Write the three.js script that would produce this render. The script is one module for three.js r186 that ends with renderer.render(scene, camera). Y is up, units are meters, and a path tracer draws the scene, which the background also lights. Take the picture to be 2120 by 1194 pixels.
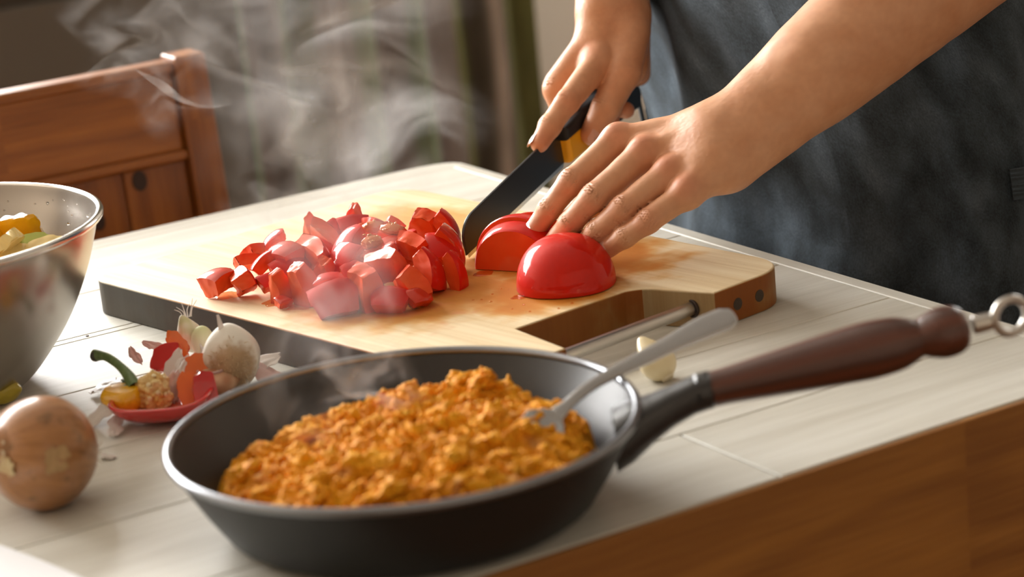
import * as THREE from 'three';
import { RoundedBoxGeometry } from 'three/addons/geometries/RoundedBoxGeometry.js';
import { mergeGeometries, mergeVertices, toCreasedNormals } from 'three/addons/utils/BufferGeometryUtils.js';
import { ImprovedNoise } from 'three/addons/math/ImprovedNoise.js';
import { RectAreaLightUniformsLib } from 'three/addons/lights/RectAreaLightUniformsLib.js';

// ---------------------------------------------------------------- camera, sky, lights, exposure
// The table top is the origin of all measures: x runs along its back edge, z along its right end towards the viewer.
const T = 0.75;                                   // height of the table top above the floor
const scene = new THREE.Scene();
const camera = new THREE.PerspectiveCamera(13.62, 2120 / 1194, 0.05, 40);
camera.position.set(-1.0796, T + 0.5138, 1.9671);
camera.up.set(0.22103, 0.95643, -0.19076);
camera.lookAt(-1.0796 + 0.47989, T + 0.5138 - 0.27694, 1.9671 - 0.83247);
camera.focus = 1.80;
camera.userData.fStop = 5.2;
scene.background = new THREE.Color(0.9, 1.0, 1.15);
const WIN1 = { x0: -1.9, x1: 0.12, y0: T + 0.3, y1: T + 1.45, z: -1.45 };
const WIN3 = { z0: -1.25, z1: -0.35, y0: T + 0.2, y1: T + 1.4, x: 2.1 };
RectAreaLightUniformsLib.init();
const day1 = new THREE.RectAreaLight(new THREE.Color(1.0, 0.98, 0.95), 29, WIN1.x1 - WIN1.x0, WIN1.y1 - WIN1.y0);
day1.name = 'daylight_back_window';
day1.position.set((WIN1.x0 + WIN1.x1) / 2, (WIN1.y0 + WIN1.y1) / 2, WIN1.z - 0.16);
day1.lookAt(day1.position.x, day1.position.y, 5);
scene.add(day1);
const day3 = new THREE.RectAreaLight(new THREE.Color(1.0, 0.97, 0.9), 6.5, WIN3.z1 - WIN3.z0, WIN3.y1 - WIN3.y0);
day3.name = 'daylight_right_window';
day3.position.set(WIN3.x + 0.16, (WIN3.y0 + WIN3.y1) / 2, (WIN3.z0 + WIN3.z1) / 2);
day3.lookAt(-5, day3.position.y, day3.position.z);
scene.add(day3);
const renderer = new THREE.WebGLRenderer({ antialias: true });
renderer.toneMapping = THREE.LinearToneMapping;
renderer.toneMappingExposure = 1.0;
renderer.shadowMap.enabled = true;

// ---------------------------------------------------------------- helpers
const V = (a) => new THREE.Vector3(...a);
const noiseGen = new ImprovedNoise();
const noise = (x, y, z) => noiseGen.noise(x + 91.3, y + 47.7, z + 13.1);
const fbm = (x, y, z, o = 4) => { let s = 0, a = 0.5; for (let i = 0; i < o; i++) { s += a * noise(x, y, z); x *= 2.03; y *= 2.03; z *= 2.03; a *= 0.5; } return s; };
const clamp = THREE.MathUtils.clamp, lerp = THREE.MathUtils.lerp, sstep = (a, b, x) => { const t = clamp((x - a) / (b - a), 0, 1); return t * t * (3 - 2 * t); };
let seedState = 7;
const rnd = () => { seedState = (seedState * 1664525 + 1013904223) >>> 0; return seedState / 4294967296; };
const rr = (a, b) => a + (b - a) * rnd();
const usedNames = new Map();
function numbered(name) { const n = usedNames.get(name) ?? 0; usedNames.set(name, n + 1); return n ? name + '_' + String(n).padStart(3, '0') : name; }
function tag(o, label, category, group) { o.userData.label = label; o.userData.category = category; if (group) o.userData.group = group; return o; }
function shade(o) { o.traverse((c) => { if (c.isMesh) { c.castShadow = true; c.receiveShadow = true; } }); return o; }
function thing(name, label, category, p, group) {        // p in table measures
  const o = new THREE.Group(); o.name = numbered(name); o.position.set(p[0], p[1] + T, p[2]);
  tag(o, label, category, group); scene.add(o); return o;
}
function part(name, geo, mat, parent) {
  const m = new THREE.Mesh(geo, mat); m.name = numbered(name); m.castShadow = m.receiveShadow = true; parent.add(m); return m;
}
function structure(name, geo, mat) { const m = part(name, geo, mat, scene); m.userData.kind = 'structure'; return m; }
function box(x0, x1, y0, y1, z0, z1) { const g = new THREE.BoxGeometry(x1 - x0, y1 - y0, z1 - z0); g.translate((x0 + x1) / 2, (y0 + y1) / 2, (z0 + z1) / 2); return boxUV(g); }
function rbox(x0, x1, y0, y1, z0, z1, r = 0.0015, s = 2) {
  const g = new RoundedBoxGeometry(x1 - x0, y1 - y0, z1 - z0, s, r); g.translate((x0 + x1) / 2, (y0 + y1) / 2, (z0 + z1) / 2); return boxUV(g);
}
function boxUV(g, du = 0, dv = 0) {                        // uv in metres: u along the grain (x, or z on end faces)
  const p = g.attributes.position, n = g.attributes.normal, uv = new Float32Array(p.count * 2);
  for (let i = 0; i < p.count; i++) {
    const ax = Math.abs(n.getX(i)), ay = Math.abs(n.getY(i)), az = Math.abs(n.getZ(i)), x = p.getX(i), y = p.getY(i), z = p.getZ(i);
    if (ay >= ax && ay >= az) { uv[i * 2] = x + du; uv[i * 2 + 1] = z + dv; } else if (az >= ax) { uv[i * 2] = x + du; uv[i * 2 + 1] = y + dv; } else { uv[i * 2] = z + du; uv[i * 2 + 1] = y + dv; }
  }
  g.setAttribute('uv', new THREE.BufferAttribute(uv, 2)); return g;
}
function swapUV(g) { const u = g.attributes.uv; for (let i = 0; i < u.count; i++) { const a = u.getX(i); u.setXY(i, u.getY(i), a); } return g; }
function shiftUV(g, du, dv) { const u = g.attributes.uv; for (let i = 0; i < u.count; i++) u.setXY(i, u.getX(i) + du, u.getY(i) + dv); return g; }
function paint(g, f) {                                     // vertex colours, linear
  const p = g.attributes.position, c = new Float32Array(p.count * 3), v = new THREE.Vector3();
  for (let i = 0; i < p.count; i++) { v.fromBufferAttribute(p, i); const k = f(v, i); c[i * 3] = k[0]; c[i * 3 + 1] = k[1]; c[i * 3 + 2] = k[2]; }
  g.setAttribute('color', new THREE.BufferAttribute(c, 3)); return g;
}
const mix3 = (a, b, t) => [lerp(a[0], b[0], t), lerp(a[1], b[1], t), lerp(a[2], b[2], t)];
function merge(list) { const l = list.map((g) => { const q = g.index ? g.toNonIndexed() : g.clone(); for (const k of Object.keys(q.attributes)) if (!['position', 'normal', 'uv', 'color'].includes(k)) q.deleteAttribute(k); if (!q.attributes.uv) q.setAttribute('uv', new THREE.BufferAttribute(new Float32Array(q.attributes.position.count * 2), 2)); return q; }); return mergeGeometries(l); }
function lathe(pts, seg = 96) { return new THREE.LatheGeometry(pts.map((p) => new THREE.Vector2(p[0], p[1])), seg); }
function smoothProfile(pts, n) { return new THREE.SplineCurve(pts.map((p) => new THREE.Vector2(p[0], p[1]))).getPoints(n).map((v) => [Math.max(v.x, 0), v.y]); }
function frame(dir, up = [0, 1, 0]) {                      // matrix whose z is dir and whose y is near up
  const z = V(dir).normalize(), x = V(up).cross(z).normalize(), y = z.clone().cross(x); return new THREE.Matrix4().makeBasis(x, y, z);
}
function tube(pts, radius, seg = 24, rad = 10, closed = false) {
  const c = new THREE.CatmullRomCurve3(pts.map(V), closed), g = new THREE.TubeGeometry(c, seg, 1, rad, closed), p = g.attributes.position, f = typeof radius === 'function' ? radius : () => radius;
  for (let i = 0; i <= seg; i++) { const q = c.getPointAt(i / seg), r = f(i / seg); for (let j = 0; j <= rad; j++) { const k = i * (rad + 1) + j; p.setXYZ(k, q.x + (p.getX(k) - q.x) * r, q.y + (p.getY(k) - q.y) * r, q.z + (p.getZ(k) - q.z) * r); } }
  return g;
}
// an even grid f(u, v) -> [x, y, z], closed round u when asked
function grid(nu, nv, f, colour) {
  const pos = [], uv = [], idx = [], col = [];
  for (let j = 0; j <= nv; j++) for (let i = 0; i <= nu; i++) { const q = f(i / nu, j / nv); pos.push(...q); uv.push(i / nu, j / nv); if (colour) col.push(...colour(i / nu, j / nv, q)); }
  for (let j = 0; j < nv; j++) for (let i = 0; i < nu; i++) { const a = j * (nu + 1) + i, b = a + 1, c = a + nu + 1, d = c + 1; idx.push(a, b, d, a, d, c); }
  const g = new THREE.BufferGeometry(); g.setAttribute('position', new THREE.Float32BufferAttribute(pos, 3)); g.setAttribute('uv', new THREE.Float32BufferAttribute(uv, 2));
  if (colour) g.setAttribute('color', new THREE.Float32BufferAttribute(col, col.length / pos.length * 3)); g.setIndex(idx); g.computeVertexNormals(); return g;
}
// a curved sheet with real thickness: front, back and rim
function shell(nu, nv, f, th) {
  const a = grid(nu, nv, f), p = a.attributes.position, n = a.attributes.normal, W = nu + 1, N = p.count, pos = [], idx = [], uv = [];
  for (let s = 0; s < 2; s++) for (let i = 0; i < N; i++) { const k = s ? -th / 2 : th / 2; pos.push(p.getX(i) + n.getX(i) * k, p.getY(i) + n.getY(i) * k, p.getZ(i) + n.getZ(i) * k); uv.push(a.attributes.uv.getX(i), a.attributes.uv.getY(i)); }
  const src = a.index.array;
  for (let i = 0; i < src.length; i += 3) { idx.push(src[i], src[i + 1], src[i + 2], src[i] + N, src[i + 2] + N, src[i + 1] + N); }
  const edge = []; for (let i = 0; i < nu; i++) edge.push(i); for (let j = 0; j < nv; j++) edge.push(j * W + nu); for (let i = nu; i > 0; i--) edge.push(nv * W + i); for (let j = nv; j > 0; j--) edge.push(j * W);
  for (let k = 0; k < edge.length; k++) { const e = edge[k], h = edge[(k + 1) % edge.length]; idx.push(e, e + N, h, h, e + N, h + N); }
  const g = new THREE.BufferGeometry(); g.setAttribute('position', new THREE.Float32BufferAttribute(pos, 3)); g.setAttribute('uv', new THREE.Float32BufferAttribute(uv, 2)); g.setIndex(idx);
  return toCreasedNormals(g, 1.0);
}
function blob(r, detail, f) {                              // a displaced ball: f(direction) -> point
  const g = mergeVertices(new THREE.IcosahedronGeometry(1, detail).deleteAttribute('normal').deleteAttribute('uv')), p = g.attributes.position, v = new THREE.Vector3();
  for (let i = 0; i < p.count; i++) { v.fromBufferAttribute(p, i).normalize(); const q = f(v); p.setXYZ(i, q[0] * r, q[1] * r, q[2] * r); }
  g.computeVertexNormals(); return g;
}
// surface of a distance field by surface nets; colour(p) optional
function netMesh(f, lo, hi, cell, colour) {
  const nx = Math.ceil((hi[0] - lo[0]) / cell) + 1, ny = Math.ceil((hi[1] - lo[1]) / cell) + 1, nz = Math.ceil((hi[2] - lo[2]) / cell) + 1;
  const F = new Float32Array(nx * ny * nz), id = new Int32Array(nx * ny * nz).fill(-1), at = (i, j, k) => (k * ny + j) * nx + i;
  const B = 4, half = B * cell * 0.8660254 * 1.25;          // blocks that the surface cannot reach are filled from their middle
  for (let k0 = 0; k0 < nz; k0 += B) for (let j0 = 0; j0 < ny; j0 += B) for (let i0 = 0; i0 < nx; i0 += B) {
    const m = f(lo[0] + (i0 + B / 2) * cell, lo[1] + (j0 + B / 2) * cell, lo[2] + (k0 + B / 2) * cell), all = Math.abs(m) > half;
    for (let k = k0; k < Math.min(nz, k0 + B); k++) for (let j = j0; j < Math.min(ny, j0 + B); j++) for (let i = i0; i < Math.min(nx, i0 + B); i++) F[at(i, j, k)] = all ? m : f(lo[0] + i * cell, lo[1] + j * cell, lo[2] + k * cell);
  }
  const pos = [], nor = [], col = [], idx = [], e = cell * 0.5;
  for (let k = 0; k < nz - 1; k++) for (let j = 0; j < ny - 1; j++) for (let i = 0; i < nx - 1; i++) {
    let n = 0, x = 0, y = 0, z = 0, m = 0;
    const c = [];
    for (let q = 0; q < 8; q++) { c[q] = F[at(i + (q & 1), j + (q >> 1 & 1), k + (q >> 2))]; if (c[q] < 0) m++; }
    if (m === 0 || m === 8) continue;
    for (const [a, b] of EDGES) if ((c[a] < 0) !== (c[b] < 0)) { const t = c[a] / (c[a] - c[b]); x += (a & 1) + t * ((b & 1) - (a & 1)); y += (a >> 1 & 1) + t * ((b >> 1 & 1) - (a >> 1 & 1)); z += (a >> 2) + t * ((b >> 2) - (a >> 2)); n++; }
    const px = lo[0] + (i + x / n) * cell, py = lo[1] + (j + y / n) * cell, pz = lo[2] + (k + z / n) * cell;
    id[at(i, j, k)] = pos.length / 3; pos.push(px, py, pz);
    let gx = f(px + e, py, pz) - f(px - e, py, pz), gy = f(px, py + e, pz) - f(px, py - e, pz), gz = f(px, py, pz + e) - f(px, py, pz - e); const l = Math.hypot(gx, gy, gz) || 1; nor.push(gx / l, gy / l, gz / l);
    if (colour) col.push(...colour(px, py, pz, gx / l, gy / l, gz / l));
  }
  const quad = (a, b, c, d, flip) => { if (a < 0 || b < 0 || c < 0 || d < 0) return; if (flip) idx.push(a, c, b, a, d, c); else idx.push(a, b, c, a, c, d); };
  for (let k = 1; k < nz - 1; k++) for (let j = 1; j < ny - 1; j++) for (let i = 1; i < nx - 1; i++) {
    const s = F[at(i, j, k)] < 0;
    if (s !== F[at(i + 1, j, k)] < 0) quad(id[at(i, j - 1, k - 1)], id[at(i, j, k - 1)], id[at(i, j, k)], id[at(i, j - 1, k)], !s);
    if (s !== F[at(i, j + 1, k)] < 0) quad(id[at(i - 1, j, k - 1)], id[at(i - 1, j, k)], id[at(i, j, k)], id[at(i, j, k - 1)], !s);
    if (s !== F[at(i, j, k + 1)] < 0) quad(id[at(i - 1, j - 1, k)], id[at(i, j - 1, k)], id[at(i, j, k)], id[at(i - 1, j, k)], !s);
  }
  const g = new THREE.BufferGeometry(); g.setAttribute('position', new THREE.Float32BufferAttribute(pos, 3)); g.setAttribute('normal', new THREE.Float32BufferAttribute(nor, 3));
  if (colour) g.setAttribute('color', new THREE.Float32BufferAttribute(col, 3)); g.setIndex(idx); return g;
}
const EDGES = [[0, 1], [2, 3], [4, 5], [6, 7], [0, 2], [1, 3], [4, 6], [5, 7], [0, 4], [1, 5], [2, 6], [3, 7]];
const cap = (x, y, z, a, b, ra, rb) => { const bx = b[0] - a[0], by = b[1] - a[1], bz = b[2] - a[2], px = x - a[0], py = y - a[1], pz = z - a[2], l = bx * bx + by * by + bz * bz || 1e-9, t = clamp((px * bx + py * by + pz * bz) / l, 0, 1); return Math.hypot(px - bx * t, py - by * t, pz - bz * t) - (ra + (rb - ra) * t); };
const smin = (a, b, k) => { const h = Math.max(k - Math.abs(a - b), 0) / k; return Math.min(a, b) - h * h * k * 0.25; };

// ---------------------------------------------------------------- textures and materials
function texture(w, h, f, srgb = true) {
  const d = new Uint8Array(w * h * 4);
  for (let y = 0; y < h; y++) for (let x = 0; x < w; x++) { const c = f(x / w, y / h), o = (y * w + x) * 4; d[o] = clamp(c[0], 0, 1) * 255; d[o + 1] = clamp(c[1], 0, 1) * 255; d[o + 2] = clamp(c[2], 0, 1) * 255; d[o + 3] = 255; }
  const t = new THREE.DataTexture(d, w, h); t.wrapS = t.wrapT = THREE.RepeatWrapping; t.magFilter = THREE.LinearFilter; t.minFilter = THREE.LinearFilter; if (srgb) t.colorSpace = THREE.SRGBColorSpace; t.needsUpdate = true; return t;
}
// wood of size su x sv metres, colours sRGB 0..1, grain along u
function wood(w, h, su, sv, light, dark, o = {}) {
  const s = o.seed ?? 0;
  return (u, v) => {
    const x = u * su, y = v * sv, warp = fbm(x * 2.2 + s, y * 7, s, 3) * (o.warp ?? 0.02);
    const ring = Math.sin((y + warp) * (o.rings ?? 260) + fbm(x * 3 + s, y * 30, 2.2, 3) * 5);
    let t = 0.5 + 0.28 * ring * (o.contrast ?? 1) + fbm(x * 9, y * 260 + s, 4, 3) * 0.55 + fbm(x * 1.6 + s, y * 9, 8, 3) * (o.blotch ?? 0.6);
    const fibre = noise(x * 30, y * 1400, s + 3) * 0.08;
    return mix3(light, dark, clamp(t * (o.amount ?? 0.7), 0, 1)).map((c) => c + fibre * 0.35);
  };
}
const texOf = (su, sv, w, h, f) => { const t = texture(w, h, f); t.repeat.set(1 / su, 1 / sv); return t; };
const std = (o) => new THREE.MeshStandardMaterial(o), phys = (o) => new THREE.MeshPhysicalMaterial(o);
const M = {};
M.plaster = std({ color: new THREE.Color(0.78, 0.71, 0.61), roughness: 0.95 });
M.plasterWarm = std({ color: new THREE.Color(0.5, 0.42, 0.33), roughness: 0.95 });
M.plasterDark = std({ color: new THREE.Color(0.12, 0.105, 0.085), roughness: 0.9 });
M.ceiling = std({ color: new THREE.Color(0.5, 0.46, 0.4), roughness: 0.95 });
M.floor = std({ map: texOf(1.6, 1.6, 256, 256, wood(256, 256, 1.6, 1.6, [0.55, 0.38, 0.22], [0.36, 0.22, 0.12], { seed: 3, rings: 90 })), roughness: 0.55 });
M.whitePaint = std({ color: new THREE.Color(0.75, 0.74, 0.7), roughness: 0.5 });
M.glass = phys({ color: 0xffffff, transmission: 1, roughness: 0, thickness: 0, ior: 1.45 });
M.table = std({ map: texOf(1.6, 0.5, 1024, 400, wood(1024, 400, 1.6, 0.5, [0.86, 0.855, 0.82], [0.71, 0.69, 0.635], { seed: 11, rings: 150, contrast: 0.5, blotch: 0.8 })), roughness: 0.42 });
M.apron = std({ map: texOf(1.6, 0.4, 768, 256, wood(768, 256, 1.6, 0.4, [0.66, 0.45, 0.19], [0.45, 0.27, 0.10], { seed: 21, rings: 130, warp: 0.12, contrast: 0.9 })), roughness: 0.5 });
M.chair = std({ map: texOf(0.8, 0.4, 400, 200, wood(400, 200, 0.8, 0.4, [0.62, 0.38, 0.15], [0.40, 0.21, 0.075], { seed: 31, rings: 150 })), roughness: 0.35 });
M.knot = std({ color: new THREE.Color(0.03, 0.012, 0.006), roughness: 0.5 });
M.steel = std({ color: new THREE.Color(0.72, 0.71, 0.69), metalness: 1, roughness: 0.18 });
M.steelSatin = std({ color: new THREE.Color(0.62, 0.6, 0.57), metalness: 1, roughness: 0.3 });
M.rubber = std({ color: new THREE.Color(0.02, 0.02, 0.02), roughness: 0.7 });

// ---------------------------------------------------------------- the room
const X0 = -2.4, X1 = 2.1, Z0 = -1.45, Z1 = 3.0, CEIL = 2.55;
structure('floor', swapUV(box(X0 - 0.2, X1 + 0.2, -0.1, 0, Z0 - 0.2, Z1 + 0.2)), M.floor);
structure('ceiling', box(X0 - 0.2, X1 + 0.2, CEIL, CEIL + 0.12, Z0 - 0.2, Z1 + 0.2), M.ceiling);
structure('wall_back', merge([box(X0 - 0.2, WIN1.x0, 0, CEIL, Z0 - 0.2, Z0), box(WIN1.x1, X1 + 0.2, 0, CEIL, Z0 - 0.2, Z0), box(WIN1.x0, WIN1.x1, 0, WIN1.y0, Z0 - 0.2, Z0), box(WIN1.x0, WIN1.x1, WIN1.y1, CEIL, Z0 - 0.2, Z0)]), M.plaster);
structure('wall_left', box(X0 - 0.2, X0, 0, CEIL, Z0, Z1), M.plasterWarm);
structure('wall_right', merge([box(X1, X1 + 0.2, 0, CEIL, Z0, WIN3.z0), box(X1, X1 + 0.2, 0, CEIL, WIN3.z1, Z1), box(X1, X1 + 0.2, 0, WIN3.y0, WIN3.z0, WIN3.z1), box(X1, X1 + 0.2, WIN3.y1, CEIL, WIN3.z0, WIN3.z1)]), M.plaster);
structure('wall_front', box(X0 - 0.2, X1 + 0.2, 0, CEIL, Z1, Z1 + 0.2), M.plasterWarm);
structure('baseboard_back', rbox(X0, X1, 0, 0.09, Z0, Z0 + 0.018, 0.004), M.whitePaint);
function windowUnit(name, w, h, place) {
  const g = new THREE.Group(); g.name = name; g.userData.kind = 'structure'; scene.add(g); place(g);
  const f = 0.05, d = 0.03;
  part('window_frame', merge([box(-w / 2, -w / 2 + f, 0, h, -d, d), box(w / 2 - f, w / 2, 0, h, -d, d), box(-w / 2, w / 2, 0, f, -d, d), box(-w / 2, w / 2, h - f, h, -d, d)]), M.whitePaint, g);
  const n = Math.max(2, Math.round(w / 0.62)), inner = w - 2 * f;
  for (let i = 1; i < n; i++) part('window_mullion', box(-w / 2 + f + inner * i / n - 0.024, -w / 2 + f + inner * i / n + 0.024, f, h - f, -d, d), M.whitePaint, g);
  for (let i = 0; i < n; i++) part('window_pane', box(-w / 2 + f + inner * i / n + (i ? 0.024 : 0), -w / 2 + f + inner * (i + 1) / n - (i < n - 1 ? 0.024 : 0), f, h - f, -0.003, 0.003), M.glass, g);
  part('window_sill', rbox(-w / 2 - 0.04, w / 2 + 0.04, -0.03, 0, -0.05, 0.2, 0.004), M.whitePaint, g);
}
windowUnit('window_1', WIN1.x1 - WIN1.x0, WIN1.y1 - WIN1.y0, (g) => g.position.set((WIN1.x0 + WIN1.x1) / 2, WIN1.y0, WIN1.z - 0.1));
windowUnit('window_2', WIN3.z1 - WIN3.z0, WIN3.y1 - WIN3.y0, (g) => { g.position.set(WIN3.x + 0.1, WIN3.y0, (WIN3.z0 + WIN3.z1) / 2); g.rotation.y = -Math.PI / 2; });

// low dark cupboard standing under the window, seen only as a dark blur behind the chair
{
  const c = thing('sideboard', 'dark grey brown sideboard against the back wall behind the chair', 'sideboard', [-0.55, -T, -1.25]);
  part('carcass', rbox(-1.0, 0.84, 0.06, 0.82, -0.19, 0.16, 0.006), M.plasterDark, c);
  part('plinth', box(-0.96, 0.8, 0, 0.06, -0.17, 0.12), M.rubber, c);
  part('top', rbox(-1.02, 0.86, 0.82, 0.85, -0.195, 0.185, 0.006), M.plasterDark, c);
  for (let i = 0; i < 4; i++) { const d = part('door', rbox(-0.99 + i * 0.455, -0.54 + i * 0.455, 0.08, 0.8, 0.161, 0.178, 0.003), M.plasterDark, c); part('knob', new THREE.SphereGeometry(0.012, 16, 12).translate(i % 2 ? -0.95 + i * 0.455 : -0.58 + i * 0.455, 0.5, 0.188), M.steelSatin, d); }
}

// curtain: pleated cloth hanging from a rod at the right of the window
{
  const x0 = 0.36, x1 = 0.90, y0 = -T + 0.04, y1 = 1.45, stripes = [];
  M.curtain = std({ vertexColors: true, roughness: 0.95, side: THREE.DoubleSide });
  const c = thing('curtain', 'floor length green and mauve grey striped curtain hanging in soft pleats', 'curtain', [(x0 + x1) / 2, -T, -1.33]);
  const olive = [0.16, 0.16, 0.055], sage = [0.23, 0.28, 0.17], mauve = [0.36, 0.32, 0.31], pale = [0.55, 0.46, 0.40], brown = [0.15, 0.125, 0.10];
  const bands = [[0, sage], [0.06, mauve], [0.17, sage], [0.24, olive], [0.29, mauve], [0.42, sage], [0.5, mauve], [0.58, sage], [0.645, mauve], [0.735, olive], [0.825, brown], [0.868, pale], [0.892, brown], [0.905, olive], [1.0, olive]];
  const at = (u) => { let k = 0; while (k < bands.length - 2 && bands[k + 1][0] <= u) k++; const w = 0.014, a = bands[k][1], b = bands[k + 1][1], e = bands[k + 1][0]; return mix3(a, b, sstep(e - w, e + w * 0.2, u)); };
  const f = (u, v) => { const y = lerp(y0, y1, v), X = lerp(x0, x1, u); const fold = Math.sin(u * 44 + Math.sin(v * 2.5) * 0.6) * 0.022 + Math.sin(u * 19 + 1.2 + v * 0.8) * 0.018 + fbm(u * 7, v * 3, 3, 3) * 0.03; return [X - (x0 + x1) / 2 + fbm(u * 4, v * 2, 9, 2) * 0.02, y + T, fold]; };
  const g = shell(180, 40, f, 0.0016);
  const uvs = g.attributes.uv; paint(g, (p, i) => { const u = uvs.getX(i), v = uvs.getY(i), k = 0.9 + 0.6 * fbm(u * 26, v * 22, 5, 3) + 0.12 * noise(u * 300, v * 8, 2); return at(clamp(u + 0.01 * noise(v * 9, u * 5, 4), 0, 1)).map((q) => q * k); });
  part('cloth', g, M.curtain, c);
  const rod = tag(part('curtain_rod', new THREE.CylinderGeometry(0.012, 0.012, 3.0, 20).rotateZ(Math.PI / 2).translate(-0.5, T + 1.47, -1.33), M.steelSatin, scene), 'thin round metal curtain rod above the window', 'curtain rod');
  for (let i = 0; i < 9; i++) part('ring', new THREE.TorusGeometry(0.019, 0.0025, 8, 24).rotateY(Math.PI / 2).translate(-0.25 + i * 0.062, T + 1.46, 0), M.steelSatin, c);
  for (const s of [-1.95, 0.95]) part('bracket', new THREE.CylinderGeometry(0.008, 0.008, 0.13, 12).rotateX(Math.PI / 2).translate(s, T + 1.47, -1.39), M.steelSatin, rod);
}

// ---------------------------------------------------------------- table
{
  const t = thing('dining_table', 'large pale wooden plank table with a golden brown front apron', 'table', [-0.8, -T, 0.44]);
  t.updateMatrix();
  const put = (g) => g.translate(0.8, T, -0.44);           // geometry is measured from the table's far right corner
  const xr = -0.013, seams = [-0.0, 0.028, 0.157, 0.2705, 0.281, 0.4, 0.53, 0.66, 0.785, 0.888];
  const TH = 0.024, corner = 0.05;
  function plank(x0, x1, z0, z1, k, cut) {
    let g;
    if (cut) {                                             // the far corner of the top is rounded off
      const s = new THREE.Shape(), r = cut; s.moveTo(x0, -z1); s.lineTo(x1, -z1); s.lineTo(x1, -z0 - r * 0.5); s.quadraticCurveTo(x1, -z0, x1 - r * 1.1, -z0); s.lineTo(x0, -z0);
      g = new THREE.ExtrudeGeometry(s, { depth: TH - 0.002, bevelThickness: 0.001, bevelSize: 0.001, bevelSegments: 2, curveSegments: 10 }).rotateX(-Math.PI / 2).translate(0, -TH + 0.001, 0); boxUV(g);
    } else g = rbox(x0, x1, -TH, 0, z0, z1, 0.0012);
    shiftUV(g, k * 0.37, k * 0.213);
    part('plank', put(g), M.table, t);
  }
  const gap = 0.0004;
  for (let i = 0; i < seams.length - 1; i++) {
    const z0 = seams[i] + gap, z1 = seams[i + 1] - gap;
    if (i === 0) plank(-1.6, 0, z0, z1, i, 0.05);
    else if (i === 8) { plank(-1.6, -0.2885, z0, z1, i); plank(-0.2872, xr - gap, z0, z1, i + 4); } else plank(-1.6, xr - gap, z0, z1, i);
  }
  // nails in the narrow lath
  for (let i = 0; i < 6; i++) part('nail', new THREE.CylinderGeometry(0.0013, 0.0013, 0.001, 10).translate(-0.66 + i * 0.036 + 0.8, T + 0.0002, 0.2757 - 0.44), M.knot, t);
  part('end_strip', put(shiftUV(swapUV(rbox(xr, 0, -TH, 0.0006, 0.0285, 0.888, 0.0012)), 0.3, 0.11)), M.table, t);
  part('front_apron', put(shiftUV(rbox(-1.6, 0, -0.19, -0.0008, 0.8885, 0.8925, 0.001), 0.15, 0.03)), M.apron, t);
  part('back_apron', put(rbox(-1.55, -0.05, -0.14, -TH, 0.06, 0.08, 0.001)), M.apron, t);
  for (const s of [-1.54, -0.08]) part('side_apron', put(rbox(s, s + 0.02, -0.14, -TH, 0.08, 0.87, 0.001)), M.apron, t);
  for (const [x, z] of [[-1.53, 0.08], [-0.13, 0.08], [-1.53, 0.8], [-0.13, 0.8]]) part('leg', put(rbox(x, x + 0.07, -T, -TH, z, z + 0.07, 0.004)), M.apron, t);
}

// ---------------------------------------------------------------- chair behind the table
{
  const c = thing('dining_chair', 'orange brown pine chair with panelled back behind the table', 'chair', [-0.37, -T, 0.0]);
  c.rotation.y = 0;
  const y = T, lean = 0.09, px = (x) => x + 0.37;
  const bent = (g) => { const p = g.attributes.position; for (let i = 0; i < p.count; i++) { const h = p.getY(i) - T; p.setZ(i, p.getZ(i) - 0.2 - (h - 0.11) * lean); p.setX(i, p.getX(i) + (h - 0.11) * -0.0); } g.computeVertexNormals(); return g; };
  for (const [a, b] of [[-0.19, -0.157], [-0.583, -0.55]]) part('back_post', bent(swapUV(rbox(px(a), px(b), 0.0, y + 0.112, -0.018, 0.018, 0.003, 2))), M.chair, c);
  part('top_rail', bent(shiftUV(rbox(px(-0.55), px(-0.19), y + 0.019, y + 0.106, -0.012, 0.010, 0.006, 3), 0, 0.1)), M.chair, c);
  part('top_rail_cap', bent(rbox(px(-0.55), px(-0.19), y + 0.097, y + 0.108, -0.013, 0.014, 0.004, 3)), M.chair, c);
  part('middle_rail', bent(shiftUV(rbox(px(-0.55), px(-0.19), y + 0.012, y + 0.022, -0.013, 0.014, 0.003), 0.3, 0.2)), M.chair, c);
  for (const [a, b, k] of [[-0.257, -0.1905, 1], [-0.325, -0.2585, 2], [-0.393, -0.3265, 3], [-0.461, -0.3945, 4], [-0.5495, -0.4625, 5]]) { const s = part('back_slat', bent(shiftUV(swapUV(rbox(px(a), px(b), y - 0.2, y + 0.012, -0.008, 0.006, 0.003)), k * 0.3, k * 0.17)), M.chair, c); if (k < 3) part('knot', bent(new THREE.CylinderGeometry(k === 1 ? 0.0075 : 0.006, 0.0075, 0.002, 18).rotateX(Math.PI / 2).scale(1, 1.3, 1).translate(px(k === 1 ? -0.242 : -0.29), y - (k === 1 ? 0.0 : 0.03), 0.0062)), M.knot, s); }
  part('lower_rail', bent(rbox(px(-0.55), px(-0.19), y - 0.24, y - 0.2, -0.012, 0.012, 0.003)), M.chair, c);
  part('seat', rbox(px(-0.575), px(-0.165), 0.42, 0.45, -0.19, 0.23, 0.01, 3), M.chair, c);
  for (const x of [-0.565, -0.205]) part('leg', rbox(px(x), px(x) + 0.034, 0, 0.42, 0.18, 0.215, 0.004), M.chair, c);
}

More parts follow.
